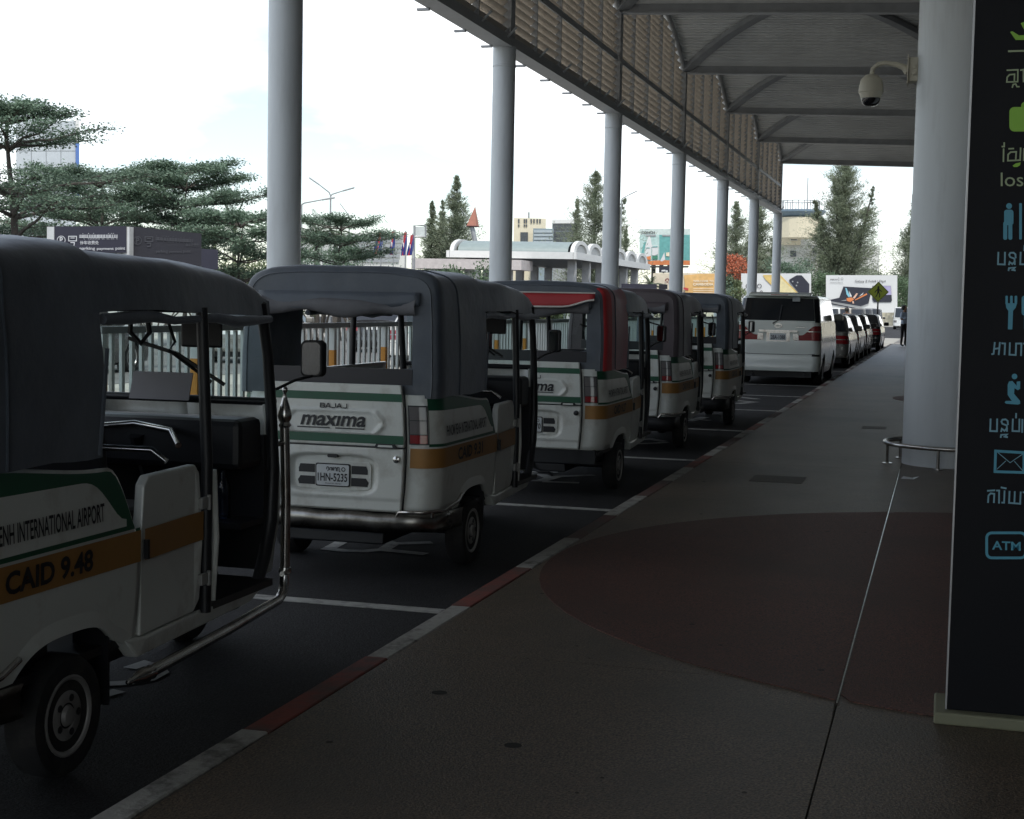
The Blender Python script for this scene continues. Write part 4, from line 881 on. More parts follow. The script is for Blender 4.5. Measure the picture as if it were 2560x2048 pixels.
# ================================================================== BACKGROUND
def board_plane(px, py, D, yaw_off=0.):
    """vertical plane facing the camera through a pixel at distance D; returns fn(px,py,off) -> world point, plus base data"""
    p0 = ond(px, py, D); n = np.array([p0[0], p0[1], 0]); n /= np.linalg.norm(n)
    c, s_ = math.cos(yaw_off), math.sin(yaw_off); n = np.array([n[0]*c-n[1]*s_, n[0]*s_+n[1]*c, 0]); c0 = np.array([0, 0, H])
    def fn(x, y, off=0.):
        d = ray(x, y); t = ((p0-c0)@n)/(d@n); return c0+d*t-n*off*(3 if D > 100 else 1)
    return fn, p0, n
def rel(fn, base, off): return lambda x, y: tuple(fn(x, y, off)-base)
def quadboard(T, nm, fn, base, x0, x1, y0, y1, mat, thick=.25, off=0.):
    c = [(x0, y1), (x1, y1), (x1, y0), (x0, y0)]; g = MB(); g.prism(c, lambda u, v, d: fn(u, v, d)-base, off-thick, off); return add(nm, g, mat, T)
def poly(T, nm, fn, base, pts, mat, off, conv=None):
    g = MB(); P = [conv(*q) if conv else q for q in pts]; g.add([fn(*q, off)-base for q in P], [tuple(range(len(P)))]); return add(nm, g, mat, T, recalc=False)
def label_text(T, nm, fn, base, s, x0, x1, y0, y1, mat, off, bold=0., conv=None):
    g = MB()
    if conv: (x0, y0), (x1, y1) = conv(x0, y0), conv(x1, y1)
    text_fit(g, s, x0, x1, y1, y0, lambda u, v: tuple(fn(u, v, off)-base), bold=bold); return add(nm, g, mat, T, recalc=False)
BW = M('board_white', (.62, .63, .63), .6, var=.03, vs=.3); POSTM = M('galvanised_post', (.3, .31, .32), .5, metal=.4)
def board_thing(name, label, cat, px0, px1, py0, py1, D, mat, thick=.25, legs=2, group=None, yaw=0.):
    fn, p0, n = board_plane((px0+px1)/2, (py0+py1)/2, D, yaw); base = np.array([p0[0], p0[1], 0])
    T = thing(name, label, cat, base, group=group)
    quadboard(T, 'board', fn, base, px0, px1, py0, py1, mat, thick)
    for i in range(legs):
        x = px0+(px1-px0)*(i+.5)/legs; q = fn(x, py1, -.12)-base; add('leg', MB().tube([(q[0], q[1], 0), (q[0], q[1], q[2]+.3)], .09, 8), POSTM, T)
    return T, fn, base
zb = lambda x, y: (1850+x*.19017, 660+y*.19017)
zc_ = lambda x, y: (1590+x*.10432, 560+y*.10432)
# phone billboard with folding phone
T, fn, ba = board_thing('billboard', 'white billboard advertising a folding phone, behind the yellow crossing sign', 'billboard', *zb(1130, 0)[:1], zb(2068, 0)[0], zb(0, 148)[1], zb(0, 640)[1], 165, BW)
NAVY = M('print_navy', (.02, .022, .035), .6); ORG = M('print_orange', (.6, .2, .07), .6); CYA = M('print_cyan', (.2, .45, .55), .6); PNK = M('print_peach', (.65, .42, .32), .6); LIL = M('print_lilac', (.36, .33, .5), .6); GRYP = M('print_grey', (.3, .31, .32), .6)
label_text(T, 'product_lettering', fn, ba, 'Galaxy Z Fold4 | Flip4', 1510, 1915, 212, 252, NAVY, .03, conv=zb)
label_text(T, 'maker_lettering', fn, ba, 'SAMSUNG', 1185, 1285, 197, 210, NAVY, .03, .03, conv=zb)
g = MB(); strokes(g, [[zb(1300, 175), zb(1300, 225)], [zb(1183, 245), zb(1350, 248)]], 1.2, rel(fn, ba, .03)); ringd(g, *zb(1342, 195), 2.2, 3.2, rel(fn, ba, .03)); add('print_rule', g, GRYP, T, recalc=False)
poly(T, 'phone_print', fn, ba, [(1360, 297), (1735, 318), (1690, 520), (1585, 560), (1185, 490), (1190, 470), (1305, 445)], NAVY, .03, zb)
g = MB(); g.add([fn(*zb(*q), .04)-ba for q in [(1185, 490), (1585, 558), (1690, 520), (1690, 528), (1585, 568), (1185, 500)]], [tuple(range(6))]); add('phone_edge_print', g, GRYP, T, recalc=False)
for pts, m in (([(1385, 315), (1400, 318), (1450, 430), (1430, 440), (1400, 400)], CYA), ([(1430, 350), (1470, 420), (1460, 440), (1445, 420)], BW), ([(1400, 450), (1470, 440), (1500, 470), (1450, 500), (1405, 485)], ORG), ([(1480, 450), (1530, 385), (1550, 390), (1510, 455)], PNK), ([(1510, 470), (1665, 385), (1672, 405), (1560, 460), (1515, 480)], ORG), ([(1560, 430), (1625, 375), (1610, 405)], BW), ([(1320, 485), (1400, 470), (1400, 485)], GRYP), ([(1475, 490), (1495, 490), (1500, 520), (1480, 520)], PNK)):
    poly(T, 'petal_print', fn, ba, pts, m, .045, zb)
poly(T, 'pen_print', fn, ba, [(1192, 517), (1200, 513), (1525, 580), (1525, 592), (1195, 530)], NAVY, .03, zb)
poly(T, 'flip_print', fn, ba, [(1740, 288), (1982, 288), (1998, 480), (1985, 502), (1760, 502), (1740, 470)], NAVY, .03, zb); poly(T, 'flip_print', fn, ba, [(1750, 290), (1980, 290), (1992, 408), (1750, 408)], LIL, .04, zb)
# phone billboard
T, fn, ba = board_thing('billboard', 'white billboard with yellow bands and a navy phone, above the white van', 'billboard', zb(15, 0)[0], zb(935, 0)[0], zb(0, 125)[1], zb(0, 560)[1], 165, BW)
YEL = M('print_yellow', (.62, .45, .16), .6); YELL = M('print_pale_yellow', (.66, .58, .33), .6)
poly(T, 'band_print', fn, ba, [(300, 145), (530, 145), (760, 378), (850, 560), (700, 560), (330, 200)], YEL, .03, zb)
poly(T, 'band_print', fn, ba, [(510, 160), (760, 400), (800, 560), (510, 560)], YELL, .04, zb)
poly(T, 'phone_print', fn, ba, [(745, 150), (810, 150), (912, 265), (905, 560), (790, 400), (645, 225), (650, 205)], NAVY, .05, zb)
for q in ((692, 232), (757, 245), (742, 285)):
    g = MB(); disc(g, *zb(*q), 1.9, rel(fn, ba, .06)); add('lens_print', g, GRYP, T, recalc=False)
label_text(T, 'maker_lettering', fn, ba, 'OPPO', 75, 285, 262, 322, NAVY, .03, conv=zb)
label_text(T, 'model_lettering', fn, ba, 'Reno8', 70, 300, 350, 410, NAVY, .03, conv=zb)
# welcome billboard
T, fn, ba = board_thing('billboard', 'cream and orange billboard reading WELCOME TO CAMBODIA', 'billboard', zc_(408, 0)[0], zc_(1925, 0)[0], zc_(0, 1180)[1], zc_(0, 1900)[1], 120, M('print_cream', (.62, .55, .43), .6))
poly(T, 'orange_print', fn, ba, [(1150, 1230), (1500, 1200), (1920, 1195), (1920, 1880), (1200, 1880)], M('print_apricot', (.68, .42, .16), .6), .03, zc_)
PALE = M('print_pale', (.75, .66, .5), .6)
label_text(T, 'welcome_lettering', fn, ba, 'WELCOME TO', 1370, 1860, 1345, 1395, PALE, .05, .03, zc_); label_text(T, 'welcome_lettering', fn, ba, 'CAMBODIA', 1365, 1860, 1415, 1480, PALE, .05, .04, zc_)
for yy in (1555, 1600, 1645): poly(T, 'rule_print', fn, ba, [(1370, yy-7), (1860, yy-7), (1860, yy+7), (1370, yy+7)], PALE, .05, zc_)
g = MB(); MAR = M('print_maroon', (.2, .05, .06), .6)
for k in range(7): disc(g, *zc_(750+42*math.cos(k*PI/6), 1360-42*math.sin(k*PI/6)), 1.6, rel(fn, ba, .05), n=8)
disc(g, *zc_(750, 1395), 2, rel(fn, ba, .05), n=8); add('emblem_print', g, MAR, T, recalc=False)
poly(T, 'red_tab_print', fn, ba, [(1140, 1520), (1260, 1540), (1250, 1600), (1140, 1570)], M('print_red', (.5, .06, .06), .6), .05, zc_)
# tall hoarding
T, fn, ba = board_thing('hoarding', 'tall green and white cement hoarding headed CONCH on dark legs', 'billboard', zc_(85, 0)[0], zc_(1300, 0)[0], zc_(0, 118)[1], zc_(0, 985)[1], 200, M('print_pale_green', (.52, .6, .58), .6), legs=0)
label_text(T, 'conch_lettering', fn, ba, 'CONCH', 130, 452, 178, 235, NAVY, .04, .04, zc_)
TEAL = M('print_teal', (.12, .34, .33), .6)
for pts, m, o_ in (([(90, 262), (1290, 262), (1290, 985), (200, 985), (90, 800)], M('print_mint', (.4, .55, .53), .6), .03), ([(560, 262), (1290, 262), (1290, 900), (560, 900)], TEAL, .04), ([(190, 450), (240, 430), (180, 730), (150, 770), (115, 740)], TEAL, .05), ([(300, 290), (340, 290), (390, 560), (220, 560)], BW, .05), ([(230, 560), (365, 560), (365, 760), (300, 790), (215, 790)], BW, .06), ([(385, 520), (535, 520), (530, 720), (450, 760), (385, 750)], BW, .06), ([(225, 790), (355, 770), (350, 870), (240, 850)], ORG, .07), ([(390, 770), (520, 760), (520, 855), (390, 845)], M('print_green', (.05, .2, .13), .6), .07), ([(580, 890), (680, 680), (700, 860), (620, 900)], BW, .07), ([(720, 690), (800, 680), (800, 780), (720, 770)], PALE, .07), ([(200, 900), (600, 870), (1290, 880), (1290, 985), (210, 985)], ORG, .06), ([(230, 265), (480, 265), (480, 300), (230, 300)], GRYP, .06), ([(630, 265), (860, 265), (860, 300), (630, 300)], GRYP, .06), ([(390, 540), (520, 535), (520, 558), (390, 562)], TEAL, .08), ([(245, 570), (330, 565), (330, 582), (245, 585)], TEAL, .08)):
    poly(T, 'cement_print', fn, ba, pts, m, o_, zc_)
add('catwalk', (lambda m_: (m_.prism([zc_(225, 1025), zc_(1250, 1025), zc_(1250, 1050), zc_(225, 1050)], lambda u, v, d: fn(u, v, d)-ba, .1, 1.2), m_)[1])(MB()), DARKMET, T)
for x in (300, 450, 640, 830, 1100):
    q = fn(*zc_(x, 990), .05)-ba; add('floodlight', MB().obox(q+np.array([0, -.9, -.2]), (.25, 0, 0), (0, .2, 0), (0, 0, .2)), DARKMET, T)
for x in (420, 1000):
    q = fn(*zc_(x, 1040), -.3)-ba; add('leg', MB().tube([(q[0], q[1], 0), (q[0], q[1], q[2]+1)], .3, 10), DARKMET, T)
T2, fn2, ba2 = board_thing('hoarding', 'small navy direction board with a white car symbol under the tall hoarding', 'sign', zc_(550, 0)[0], zc_(980, 0)[0], zc_(0, 1035)[1], zc_(0, 1165)[1], 170, NAVY, legs=2)
poly(T2, 'car_symbol', fn2, ba2, [(600, 1140), (620, 1105), (700, 1098), (720, 1140)], BW, .05, zc_); g = MB(); disc(g, *zc_(738, 1135), 2.6, rel(fn2, ba2, .05)); add('round_symbol', g, BW, T2, recalc=False)
# parking payment signs
zp = lambda x, y: (130+x*.2087, 540+y*.2087)
PB = M('payment_navy', (.022, .023, .042), .6, var=.06); PB2 = M('payment_navy_dark', (.014, .015, .024), .6, var=.06); PBW = M('print_offwhite', (.5, .52, .56), .6); PBG = M('print_dim_grey', (.045, .048, .06), .6)
def pay(label, x0, x1, yl0, yr0, yb, D, mat, ink, right, texts=True, px_conv=zp, posts=True):
    fn, p0, n = board_plane(*px_conv((x0+x1)/2, yl0), D); base = np.array([p0[0], p0[1], 0]); T = thing('payment_sign', label, 'sign', base, group='parking payment signs')
    g = MB(); g.prism([px_conv(x0, yb), px_conv(x1, yb), px_conv(x1, yr0), px_conv(x0, yl0)], lambda u, v, d: fn(u, v, d)-base, -.25, 0); add('board', g, mat, T)
    for x in ((x0-18, x1+18) if posts else ()):
        q = fn(*px_conv(x, yl0+5), -.1)-base; add('post', MB().bx(q[0]-.085, q[0]+.085, q[1]-.085, q[1]+.085, 0, q[2]), M('pale_post', (.5, .52, .53), .5), T)
    for xx in (x0+80, x1-80):
        q = fn(*px_conv(xx, yb), -.1)-base; add('leg', MB().tube([(q[0], q[1], 0), (q[0], q[1], q[2]+.2)], .06, 8), POSTM, T)
    f3 = rel(fn, base, .02)
    if texts:
        s_ = .2087; h = 1.0
        cx, cy = x0+85, yl0+165+(yr0-yl0)*.1
        g = MB(); ringd(g, *px_conv(cx, cy), 52*s_*.84, 52*s_, f3)
        text_fit(g, 'P', *[px_conv(cx-18, 0)[0], px_conv(cx+20, 0)[0]], px_conv(0, cy+38)[1], px_conv(0, cy-38)[1], f3, bold=.03)
        a, b = x0+175, x0+268; strokes(g, [[px_conv(a, cy-45), px_conv(b, cy-45), px_conv(b, cy+10), px_conv(a, cy+10), px_conv(a, cy-45)], [px_conv(a+25, cy-25), px_conv(b-25, cy-25)], [px_conv(a+25, cy+30), px_conv(b-25, cy+30), px_conv(b-30, cy+70), px_conv(a+30, cy+70)]], 2.2, f3)
        add('parking_symbol', g, ink, T, recalc=False)
        g = MB(); rr = random.Random(int(x0)); xx = x0+305+right
        while xx < min(x1-45, x0+745+right):
            wv = rr.uniform(14, 24); yy = cy-60+(yr0-yl0)*(xx-x0)/(x1-x0)*.6
            strokes(g, [[px_conv(xx, yy), px_conv(xx, yy+32), px_conv(xx+wv*.7, yy+32), px_conv(xx+wv*.7, yy-2)]]+([[px_conv(xx+3, yy+44), px_conv(xx+wv*.6, yy+50)]] if rr.random() < .45 else [])+([[px_conv(xx+4, yy-14), px_conv(xx+wv*.5, yy-20)]] if rr.random() < .4 else []), 1.1, f3); xx += wv
        add('khmer_lettering', g, ink, T, recalc=False)
        g = MB(); text_fit(g, '停车收费处', px_conv(x0+310+right, 0)[0], px_conv(x0+535+right, 0)[0], px_conv(0, cy+55+(yr0-yl0)*.3)[1], px_conv(0, cy+8+(yr0-yl0)*.3)[1], f3, bold=.01) if not right else text_fit(g, '停车收费处', px_conv(x1-190, 0)[0], px_conv(x1-30, 0)[0], px_conv(0, cy+45+(yr0-yl0)*.3)[1], px_conv(0, cy+5+(yr0-yl0)*.3)[1], f3, bold=.01)
        add('chinese_lettering', g, ink, T, recalc=False)
        e0, e1 = x0+305, (x0+850 if not right else x0+720)
        for wd, f0, f1 in (('parking', 0, .34), ('payment', .38, .75), ('point', .79, 1)):
            g = MB(); text_fit(g, wd, px_conv(e0+(e1-e0)*f0, 0)[0], px_conv(e0+(e1-e0)*f1, 0)[0], px_conv(0, cy+128+(yr0-yl0)*.3)[1], px_conv(0, cy+(82 if wd != 'payment' else 92)+(yr0-yl0)*.3)[1], f3, bold=.015); add('english_word', g, ink, T, recalc=False)
    return T
pay('navy parking payment sign with white lettering between two pale posts', 25, 893, 125, 122, 440, 33, PB, PBW, 0)
pay('darker navy parking payment sign with faded lettering beside the white lettered one', 940, 1790, 122, 212, 600, 33.2, PB2, PBG, 0+1e-3, posts=False)
pay('small navy payment sign partly behind the faded one', 1790, 1990, 392, 404, 640, 38, PB, PBG, 0, texts=False, posts=False)
pay('low navy payment sign with white lettering behind the third column', -350, 500, 1430, 1445, 1560, 60, PB, PBW, 0, texts=False, px_conv=zc_, posts=False)
pay('low dark panel standing next to the low navy payment sign', 550, 755, 1440, 1455, 1560, 60.3, PB2, PBW, 0, texts=False, px_conv=zc_, posts=False)
# wall under the phone boards
p = onz(2230, 815, 0); g = MB(); g.bx(-70, 40, p[1]+4, p[1]+4.4, 0, 1.5); tag(add('boundary_wall', g, M('cream_wall', (.55, .52, .42), .8, dirt=(.4, .37, .3), ds=.5)), 'low cream boundary wall running under the billboards', 'wall')

# ------------------------------------------------------------------ vegetation
LEAF = M('leaf_dark_green', (.125, .185, .13), .55, var=.4, vs=.9, spec=.35, trans=.25); LEAFB = M('leaf_mid_green', (.11, .17, .095), .55, var=.4, vs=.9, trans=.25); LEAFY = M('leaf_olive', (.18, .22, .115), .6, var=.45, vs=.3, trans=.25); LEAFR = M('flame_flowers', (.42, .12, .06), .7, var=.35, vs=1); LEAFC = M('casuarina_grey_green', (.2, .235, .16), .65, var=.45, vs=.25, trans=.25)
BARK = M('grey_brown_bark', (.075, .066, .058), .9, var=.3, vs=4, bump=.6, bs=20)
def nrmz(a): return a/(np.linalg.norm(a, axis=-1, keepdims=True)+1e-9)
class Leaves:
    """diamond leaves collected in arrays"""
    def __init__(s): s.P = []
    def add(s, c, d, n, L, w):
        d = nrmz(d); sd = nrmz(np.cross(d, n)); L = np.asarray(L)[:, None]; w = np.asarray(w)[:, None]
        s.P.append(np.stack([c-sd*w*.12, c+d*L*.5-sd*w*.5, c+d*L, c+d*L*.5+sd*w*.5], 1))
    def mesh(s, name):
        V = np.concatenate(s.P).reshape(-1, 3).astype(np.float32); n = len(V)//4
        me = bpy.data.meshes.new(name); me.vertices.add(n*4); me.vertices.foreach_set('co', V.ravel()); me.loops.add(n*4); me.loops.foreach_set('vertex_index', np.arange(n*4, dtype=np.int32))
        me.polygons.add(n); me.polygons.foreach_set('loop_start', np.arange(0, n*4, 4, dtype=np.int32)); me.update(calc_edges=True); return me
def unit(v): return v/(np.linalg.norm(v)+1e-9)
def umbrella_tree(name, label, base, Ht, spread, tiers, seed, lean=(0, 0), dens=1., leafm=LEAF, trunk_r=.13, lsize=.1, group='layered umbrella trees behind the fence'):
    rs = np.random.RandomState(seed); T = thing(name, label, 'tree', base, group=group); T.rotation_euler.z = 0
    br = MB(); LV = Leaves()
    top = np.array([lean[0], lean[1], Ht]); N = 10
    tp = [np.array([0, 0, 0])+top*(i/N)+np.array([math.sin(i*.9+seed)*.08, math.cos(i*.7)*.08, 0])*(i > 0) for i in range(N+1)]
    br.tube(tp, [trunk_r*(1-.8*i/N) for i in range(N+1)], 8)
    for f, rad, nb in tiers:
        c0 = np.array(top)*f
        ph = rs.rand()*6
        for b in range(nb):
            a = ph+2*PI*b/nb+rs.uniform(-.3, .3); R = rad*rs.uniform(.72, 1.1); d = np.array([math.cos(a), math.sin(a), 0])
            rise = rs.uniform(.12, .3)*R
            pts = [c0+d*R*s_+np.array([0, 0, rise*s_**.75+.05*math.sin(s_*9+b)]) for s_ in np.linspace(0, 1, 7)]
            br.tube(pts, [trunk_r*.42*(1-f*.5)*(1-.85*s_) +.008 for s_ in np.linspace(0, 1, 7)], 5, cap=False)
            for q in range(int(7*dens)+2):
                s_ = rs.uniform(.28, 1.0); i0 = min(5, int(s_*6)); o = pts[i0]+(pts[i0+1]-pts[i0])*(s_*6-i0)
                a2 = a+rs.choice([-1, 1])*rs.uniform(.35, 1.15); l2 = R*rs.uniform(.18, .42)*(1.15-s_*.5); d2 = np.array([math.cos(a2), math.sin(a2), rs.uniform(.05, .25)])
                br.tube([o, o+d2*l2*.5+np.array([0, 0, .02]), o+d2*l2], [.014, .009, .004], 4, cap=False)
                m_ = int(85*dens); u = rs.uniform(.08, 1.1, (m_, 1)); c = o+d2*l2*u+rs.normal(0, 1, (m_, 3))*np.array([.19, .19, .065])+np.array([0, 0, .04])
                LV.add(c, rs.normal(0, 1, (m_, 3))*np.array([1, 1, .4])+np.array([0, 0, .1]), rs.normal(0, .5, (m_, 3))+np.array([0, 0, 1]), lsize*rs.uniform(.6, 1.25, m_), np.full(m_, lsize*.5))
    add('trunk', br, BARK, T, smooth=60)
    add('crown', LV.mesh('crown'), leafm, T)
    return T
def place(px, D, z=0): q = ond(px, 740, D); return (q[0], q[1], z)
def hgt(px, py, D): return ond(px, py, D)[2]
umbrella_tree('umbrella_tree', 'tallest layered umbrella tree with a leaning trunk, left of the navy payment signs', place(54, 40), hgt(10, 285, 40), 3, [(.38, 2.9, 7), (.47, 3.0, 7), (.58, 2.7, 7), (.66, 2.9, 7), (.86, 2.35, 8), (.97, 1.6, 7), (1.0, 1.0, 5)], 3, lean=(-.5, .1), dens=1.0, trunk_r=.16)
umbrella_tree('umbrella_tree', 'spreading umbrella tree with a flat crown right above the navy payment signs', place(250, 52), hgt(250, 440, 52), 3, [(.55, 3.4, 8), (.68, 3.6, 8), (.82, 3.2, 8), (.94, 2.6, 8)], 7, dens=1.5)
umbrella_tree('umbrella_tree', 'umbrella tree on a thin trunk over the faded payment sign, next to the first column', place(461, 50), hgt(461, 430, 50), 3, [(.56, 1.9, 6), (.66, 2.9, 8), (.78, 3.0, 8), (.9, 2.3, 7), (.98, 1.6, 6)], 11, dens=1.35, trunk_r=.09)
umbrella_tree('umbrella_tree', 'low dark umbrella tree with tiered boughs beside the first column', place(600, 44), hgt(600, 560, 44), 3, [(.55, 1.8, 6), (.7, 2.0, 6), (.85, 1.9, 6), (.98, 1.4, 6)], 17, dens=1.1, trunk_r=.08)
umbrella_tree('umbrella_tree', 'umbrella tree behind the two-armed street lamp, reaching towards the flags', place(850, 60), hgt(880, 565, 60), 3, [(.5, 2.2, 6), (.66, 2.4, 7), (.82, 2.3, 7), (.96, 1.9, 7)], 23, dens=1.2, trunk_r=.1)
umbrella_tree('umbrella_tree', 'smaller umbrella tree half hidden behind the flat-crowned one', place(345, 66), hgt(345, 445, 66), 3, [(.6, 2.6, 7), (.75, 2.8, 7), (.9, 2.2, 7)], 29, dens=1.1)
def bush(name, label, base, rx, ry, h, seed, m=LEAFB, n=2200, ls=.3, group='shrubs and low trees behind the fence', cat='shrub'):
    rs = np.random.RandomState(seed); T = thing(name, label, cat, base, group=group); br = MB()
    cl = [(np.array([rs.uniform(-rx, rx)*.8, rs.uniform(-ry, ry)*.8, h*rs.uniform(.35, .85)]), rs.uniform(.25, .45)*min(rx, h)) for _ in range(14)]
    for c, r in cl: br.tube([np.array([c[0]*.2, c[1]*.2, 0]), c*.6, c], [.05, .035, .012], 5, cap=False)
    LV = Leaves(); n = int(n*2.2); ix = rs.randint(0, len(cl), n); cc_ = np.array([c for c, r in cl])[ix]; rr_ = np.array([r for c, r in cl])[ix][:, None]
    d = nrmz(rs.normal(size=(n, 3))); p = cc_+d*rr_*rs.uniform(.35, 1.1, (n, 1))*np.array([1.25, 1.25, .85]); ok = p[:, 2] > .05; p, d = p[ok], d[ok]; m_ = len(p)
    LV.add(p, d+rs.normal(size=(m_, 3))*.6, rs.normal(size=(m_, 3)), ls*.75*rs.uniform(.6, 1.2, m_), np.full(m_, ls*.38))
    add('stems', br, BARK, T); add('foliage', LV.mesh('foliage'), m, T); return T
for i, (px, D, rx, h, lab, m) in enumerate(((800, 75, 2.6, 4.6, 'broad dark shrub below the street lamps', LEAF), (905, 72, 2.4, 3.3, 'low green shrub in front of the flags', LEAF), (985, 80, 2.6, 2.9, 'low shrub under the flag poles', LEAFB), (1075, 85, 3.0, 3.2, 'wide low shrub below the pointed conifers', LEAF), (1190, 62, 1.7, 3.6, 'loose leafy tree in front of the toll roof', LEAFB), (1240, 95, 2.5, 2.6, 'pale shrub beside the second column', LEAFY), (1310, 90, 2.6, 2.5, 'light green shrub under the toll roof edge', LEAFY), (650, 60, 2.2, 3.4, 'bright shrub low beside the first column', LEAFY), (520, 75, 3.2, 4.0, 'pale green shrub between the umbrella trees', LEAFY), (180, 70, 4.0, 5.2, 'pale shrub mass behind the tallest umbrella tree', LEAFY), (380, 85, 4.5, 5.6, 'pale green trees massed behind the payment signs', LEAFY), (1610, 115, 1.9, 3.0, 'spiky light green plant by the cream billboard', LEAFY), (1826, 161, 1.3, 5.6, 'yellow green shrub between the two middle billboards', LEAFY), (2045, 178, 2.6, 6.6, 'dark shrub filling the gap between the phone billboards', LEAFB), (2270, 175, 3.0, 6.0, 'dark shrub at the end of the boundary wall', LEAFB), (1745, 150, 3.0, 5.0, 'dark treetops peeping over the cream billboard', LEAF), (1972, 176, 2.6, 8.0, 'dark leafy tree in front of the white building', LEAF), (2225, 185, 3.5, 7.4, 'thin grey green tree behind the end of the phone billboard', LEAFC))):
    bush('shrub', lab, place(px, D), rx, rx*.8, h, 100+i, m, n=2600, ls=.17 if D < 90 else .34)
for x_, y_, h_, lb in ((4.6, 76, 10.5, 'added broad dark tree, unseen beyond the terminal column'), (5.6, 90, 11.5, 'second added broad tree, unseen further along the terminal'), (7.5, 108, 12, 'tall added broad tree, unseen where the pavement ends'), (9.5, 150, 12.5, 'wide added tree, unseen beyond the cross road')):
    bush('unseen_screen_tree', lb, (x_, y_, .0), 3.1, 4.5, h_, 400+int(y_), LEAF, n=4200, ls=.42, group='added unseen trees beyond the canopy', cat='tree')  # out-of-view trees added to block bright reflections on the van and car sides
bush('flame_tree', 'orange red flowering tree among the grey conifers', place(1832, 178), 2.0, 1.6, hgt(1832, 615, 178), 301, LEAFR, n=900, ls=.4, group=None, cat='tree')
def casuarina(label, px, D, ytop, half, seed, n=5200, m=LEAFC, twin=0):
    rs = np.random.RandomState(seed); base = place(px, D); Ht = hgt(px, ytop, D); R = half/F*D*1.65
    T = thing('conifer', label, 'tree', base, group='feathery pointed conifers in the distance'); br = MB()
    tops = [(0., 0., 1.)]+[(rs.uniform(-.55, .55)*R, rs.uniform(-.4, .4)*R, rs.uniform(.5, .82)) for _ in range(twin)]
    for (tx, ty_, tf) in tops:
        br.tube([(tx*s_, ty_*s_, Ht*tf*s_) for s_ in np.linspace(0, 1, 8)], [.28*(1-.92*s_)*Ht/16 for s_ in np.linspace(0, 1, 8)], 6)
    nbr = int(n/13); LV = Leaves()
    for b in range(nbr):
        tx, ty_, tf = tops[rs.randint(len(tops))] if rs.rand() < .7 else tops[0]
        t = .08+.9*rs.rand()**.9; z0 = t*Ht*tf; a = rs.rand()*2*PI
        prof = (1-t)**1.15*(.75+.25*min(1, t/.15)); Lb = R*(prof*rs.uniform(.3, 1.35)+.015)*(1 if tf == 1 else .62)
        d = np.array([math.cos(a), math.sin(a), rs.uniform(.25, .75)])
        o = np.array([tx*t, ty_*t, z0])
        br.tube([o, o+d*Lb], [.04, .01], 3, cap=False)
        m_ = 90; u = rs.uniform(.0, 1.12, (m_, 1)); c = o+d*Lb*u+rs.normal(0, 1, (m_, 3))*(.02+.13*Lb**.7)
        dl = np.array([d[0]*.6, d[1]*.6, 0])+np.stack([rs.normal(0, .35, m_), rs.normal(0, .35, m_), rs.uniform(-.3, 1.2, m_)], 1)
        LV.add(c, dl, rs.normal(size=(m_, 3)), rs.uniform(.5, 1.2, m_)*(.16+.26*min(1.2, Lb)), rs.uniform(.04, .08, m_))
    add('trunk', br, BARK, T); add('crown', LV.mesh('crown'), m, T); return T
casuarina('tallest dark conifer left of the red topped mast', 1138, 150, 436, 64, 1, n=6500, twin=3)
casuarina('slender conifer beside the empty sign frame', 1077, 150, 500, 34, 2, n=2600); casuarina('slim conifer between the taller conifer and the sign frame', 1103, 156, 497, 30, 3, n=2600)
casuarina('broad pointed conifer behind the arched toll roof', 1482, 172, 420, 88, 4, n=7000, twin=3); casuarina('short conifer at the side of the broad one behind the toll roof', 1438, 176, 490, 26, 5, n=2600)
casuarina('thin sparse conifer right of the third column', 1562, 168, 560, 22, 6, n=1300)
casuarina('grey green conifer between the fifth and sixth columns', 1835, 185, 500, 62, 7, n=5000, twin=2); casuarina('tall grey conifer behind the sixth column', 1893, 192, 465, 66, 8, n=6000, twin=3)
casuarina('huge sunlit conifer in front of the white building', 2105, 190, 335, 84, 9, n=15000, m=LEAFC, twin=5); casuarina('drooping conifer beside the thick column edge', 2285, 180, 470, 46, 10, n=6000)
def palm(label, px, D, ytop, seed, R=2.2, fan=False):
    rs = np.random.RandomState(seed); base = place(px, D); Ht = hgt(px, ytop, D)-.5*R; T = thing('palm_tree', label, 'tree', base, group='palms behind the fence'); LV = Leaves(); br = MB()
    br.tube([(0, 0, Ht*s_) for s_ in np.linspace(0, 1, 6)], [.16]*3+[.13]*3, 8)
    for i in range(26):
        a = rs.rand()*2*PI; el = rs.uniform(-.2, 1.3); d = np.array([math.cos(a)*math.cos(el), math.sin(a)*math.cos(el), math.sin(el)]); L = R*rs.uniform(.75, 1.1)
        pts = [np.array([0, 0, Ht])+d*L*s_+np.array([0, 0, -.55*L*s_**2.2*(1 if el < 1 else .6)]) for s_ in np.linspace(0, 1, 9)]; br.tube(pts, [.02*(1-.8*s_)+.004 for s_ in np.linspace(0, 1, 9)], 4, cap=False)
        for k in range(1, 9):
            tg = unit(pts[k]-pts[k-1]); sd = unit(np.cross(tg, np.array([0, 0, 1.]))); 
            c = np.array([pts[k-1]+(pts[k]-pts[k-1])*q/4 for q in range(4) for _ in (0, 1)]); dd = np.array([sd*s_+tg*.6+np.array([0, 0, -.25]) for q in range(4) for s_ in (-1, 1)])
            LV.add(c, dd, np.tile(np.array([[0, 0, 1.]]), (8, 1)), np.full(8, R*.3*(1.1-k/10)), np.full(8, R*.03))
    add('trunk', br, BARK, T); add('fronds', LV.mesh('fronds'), LEAFB, T); return T
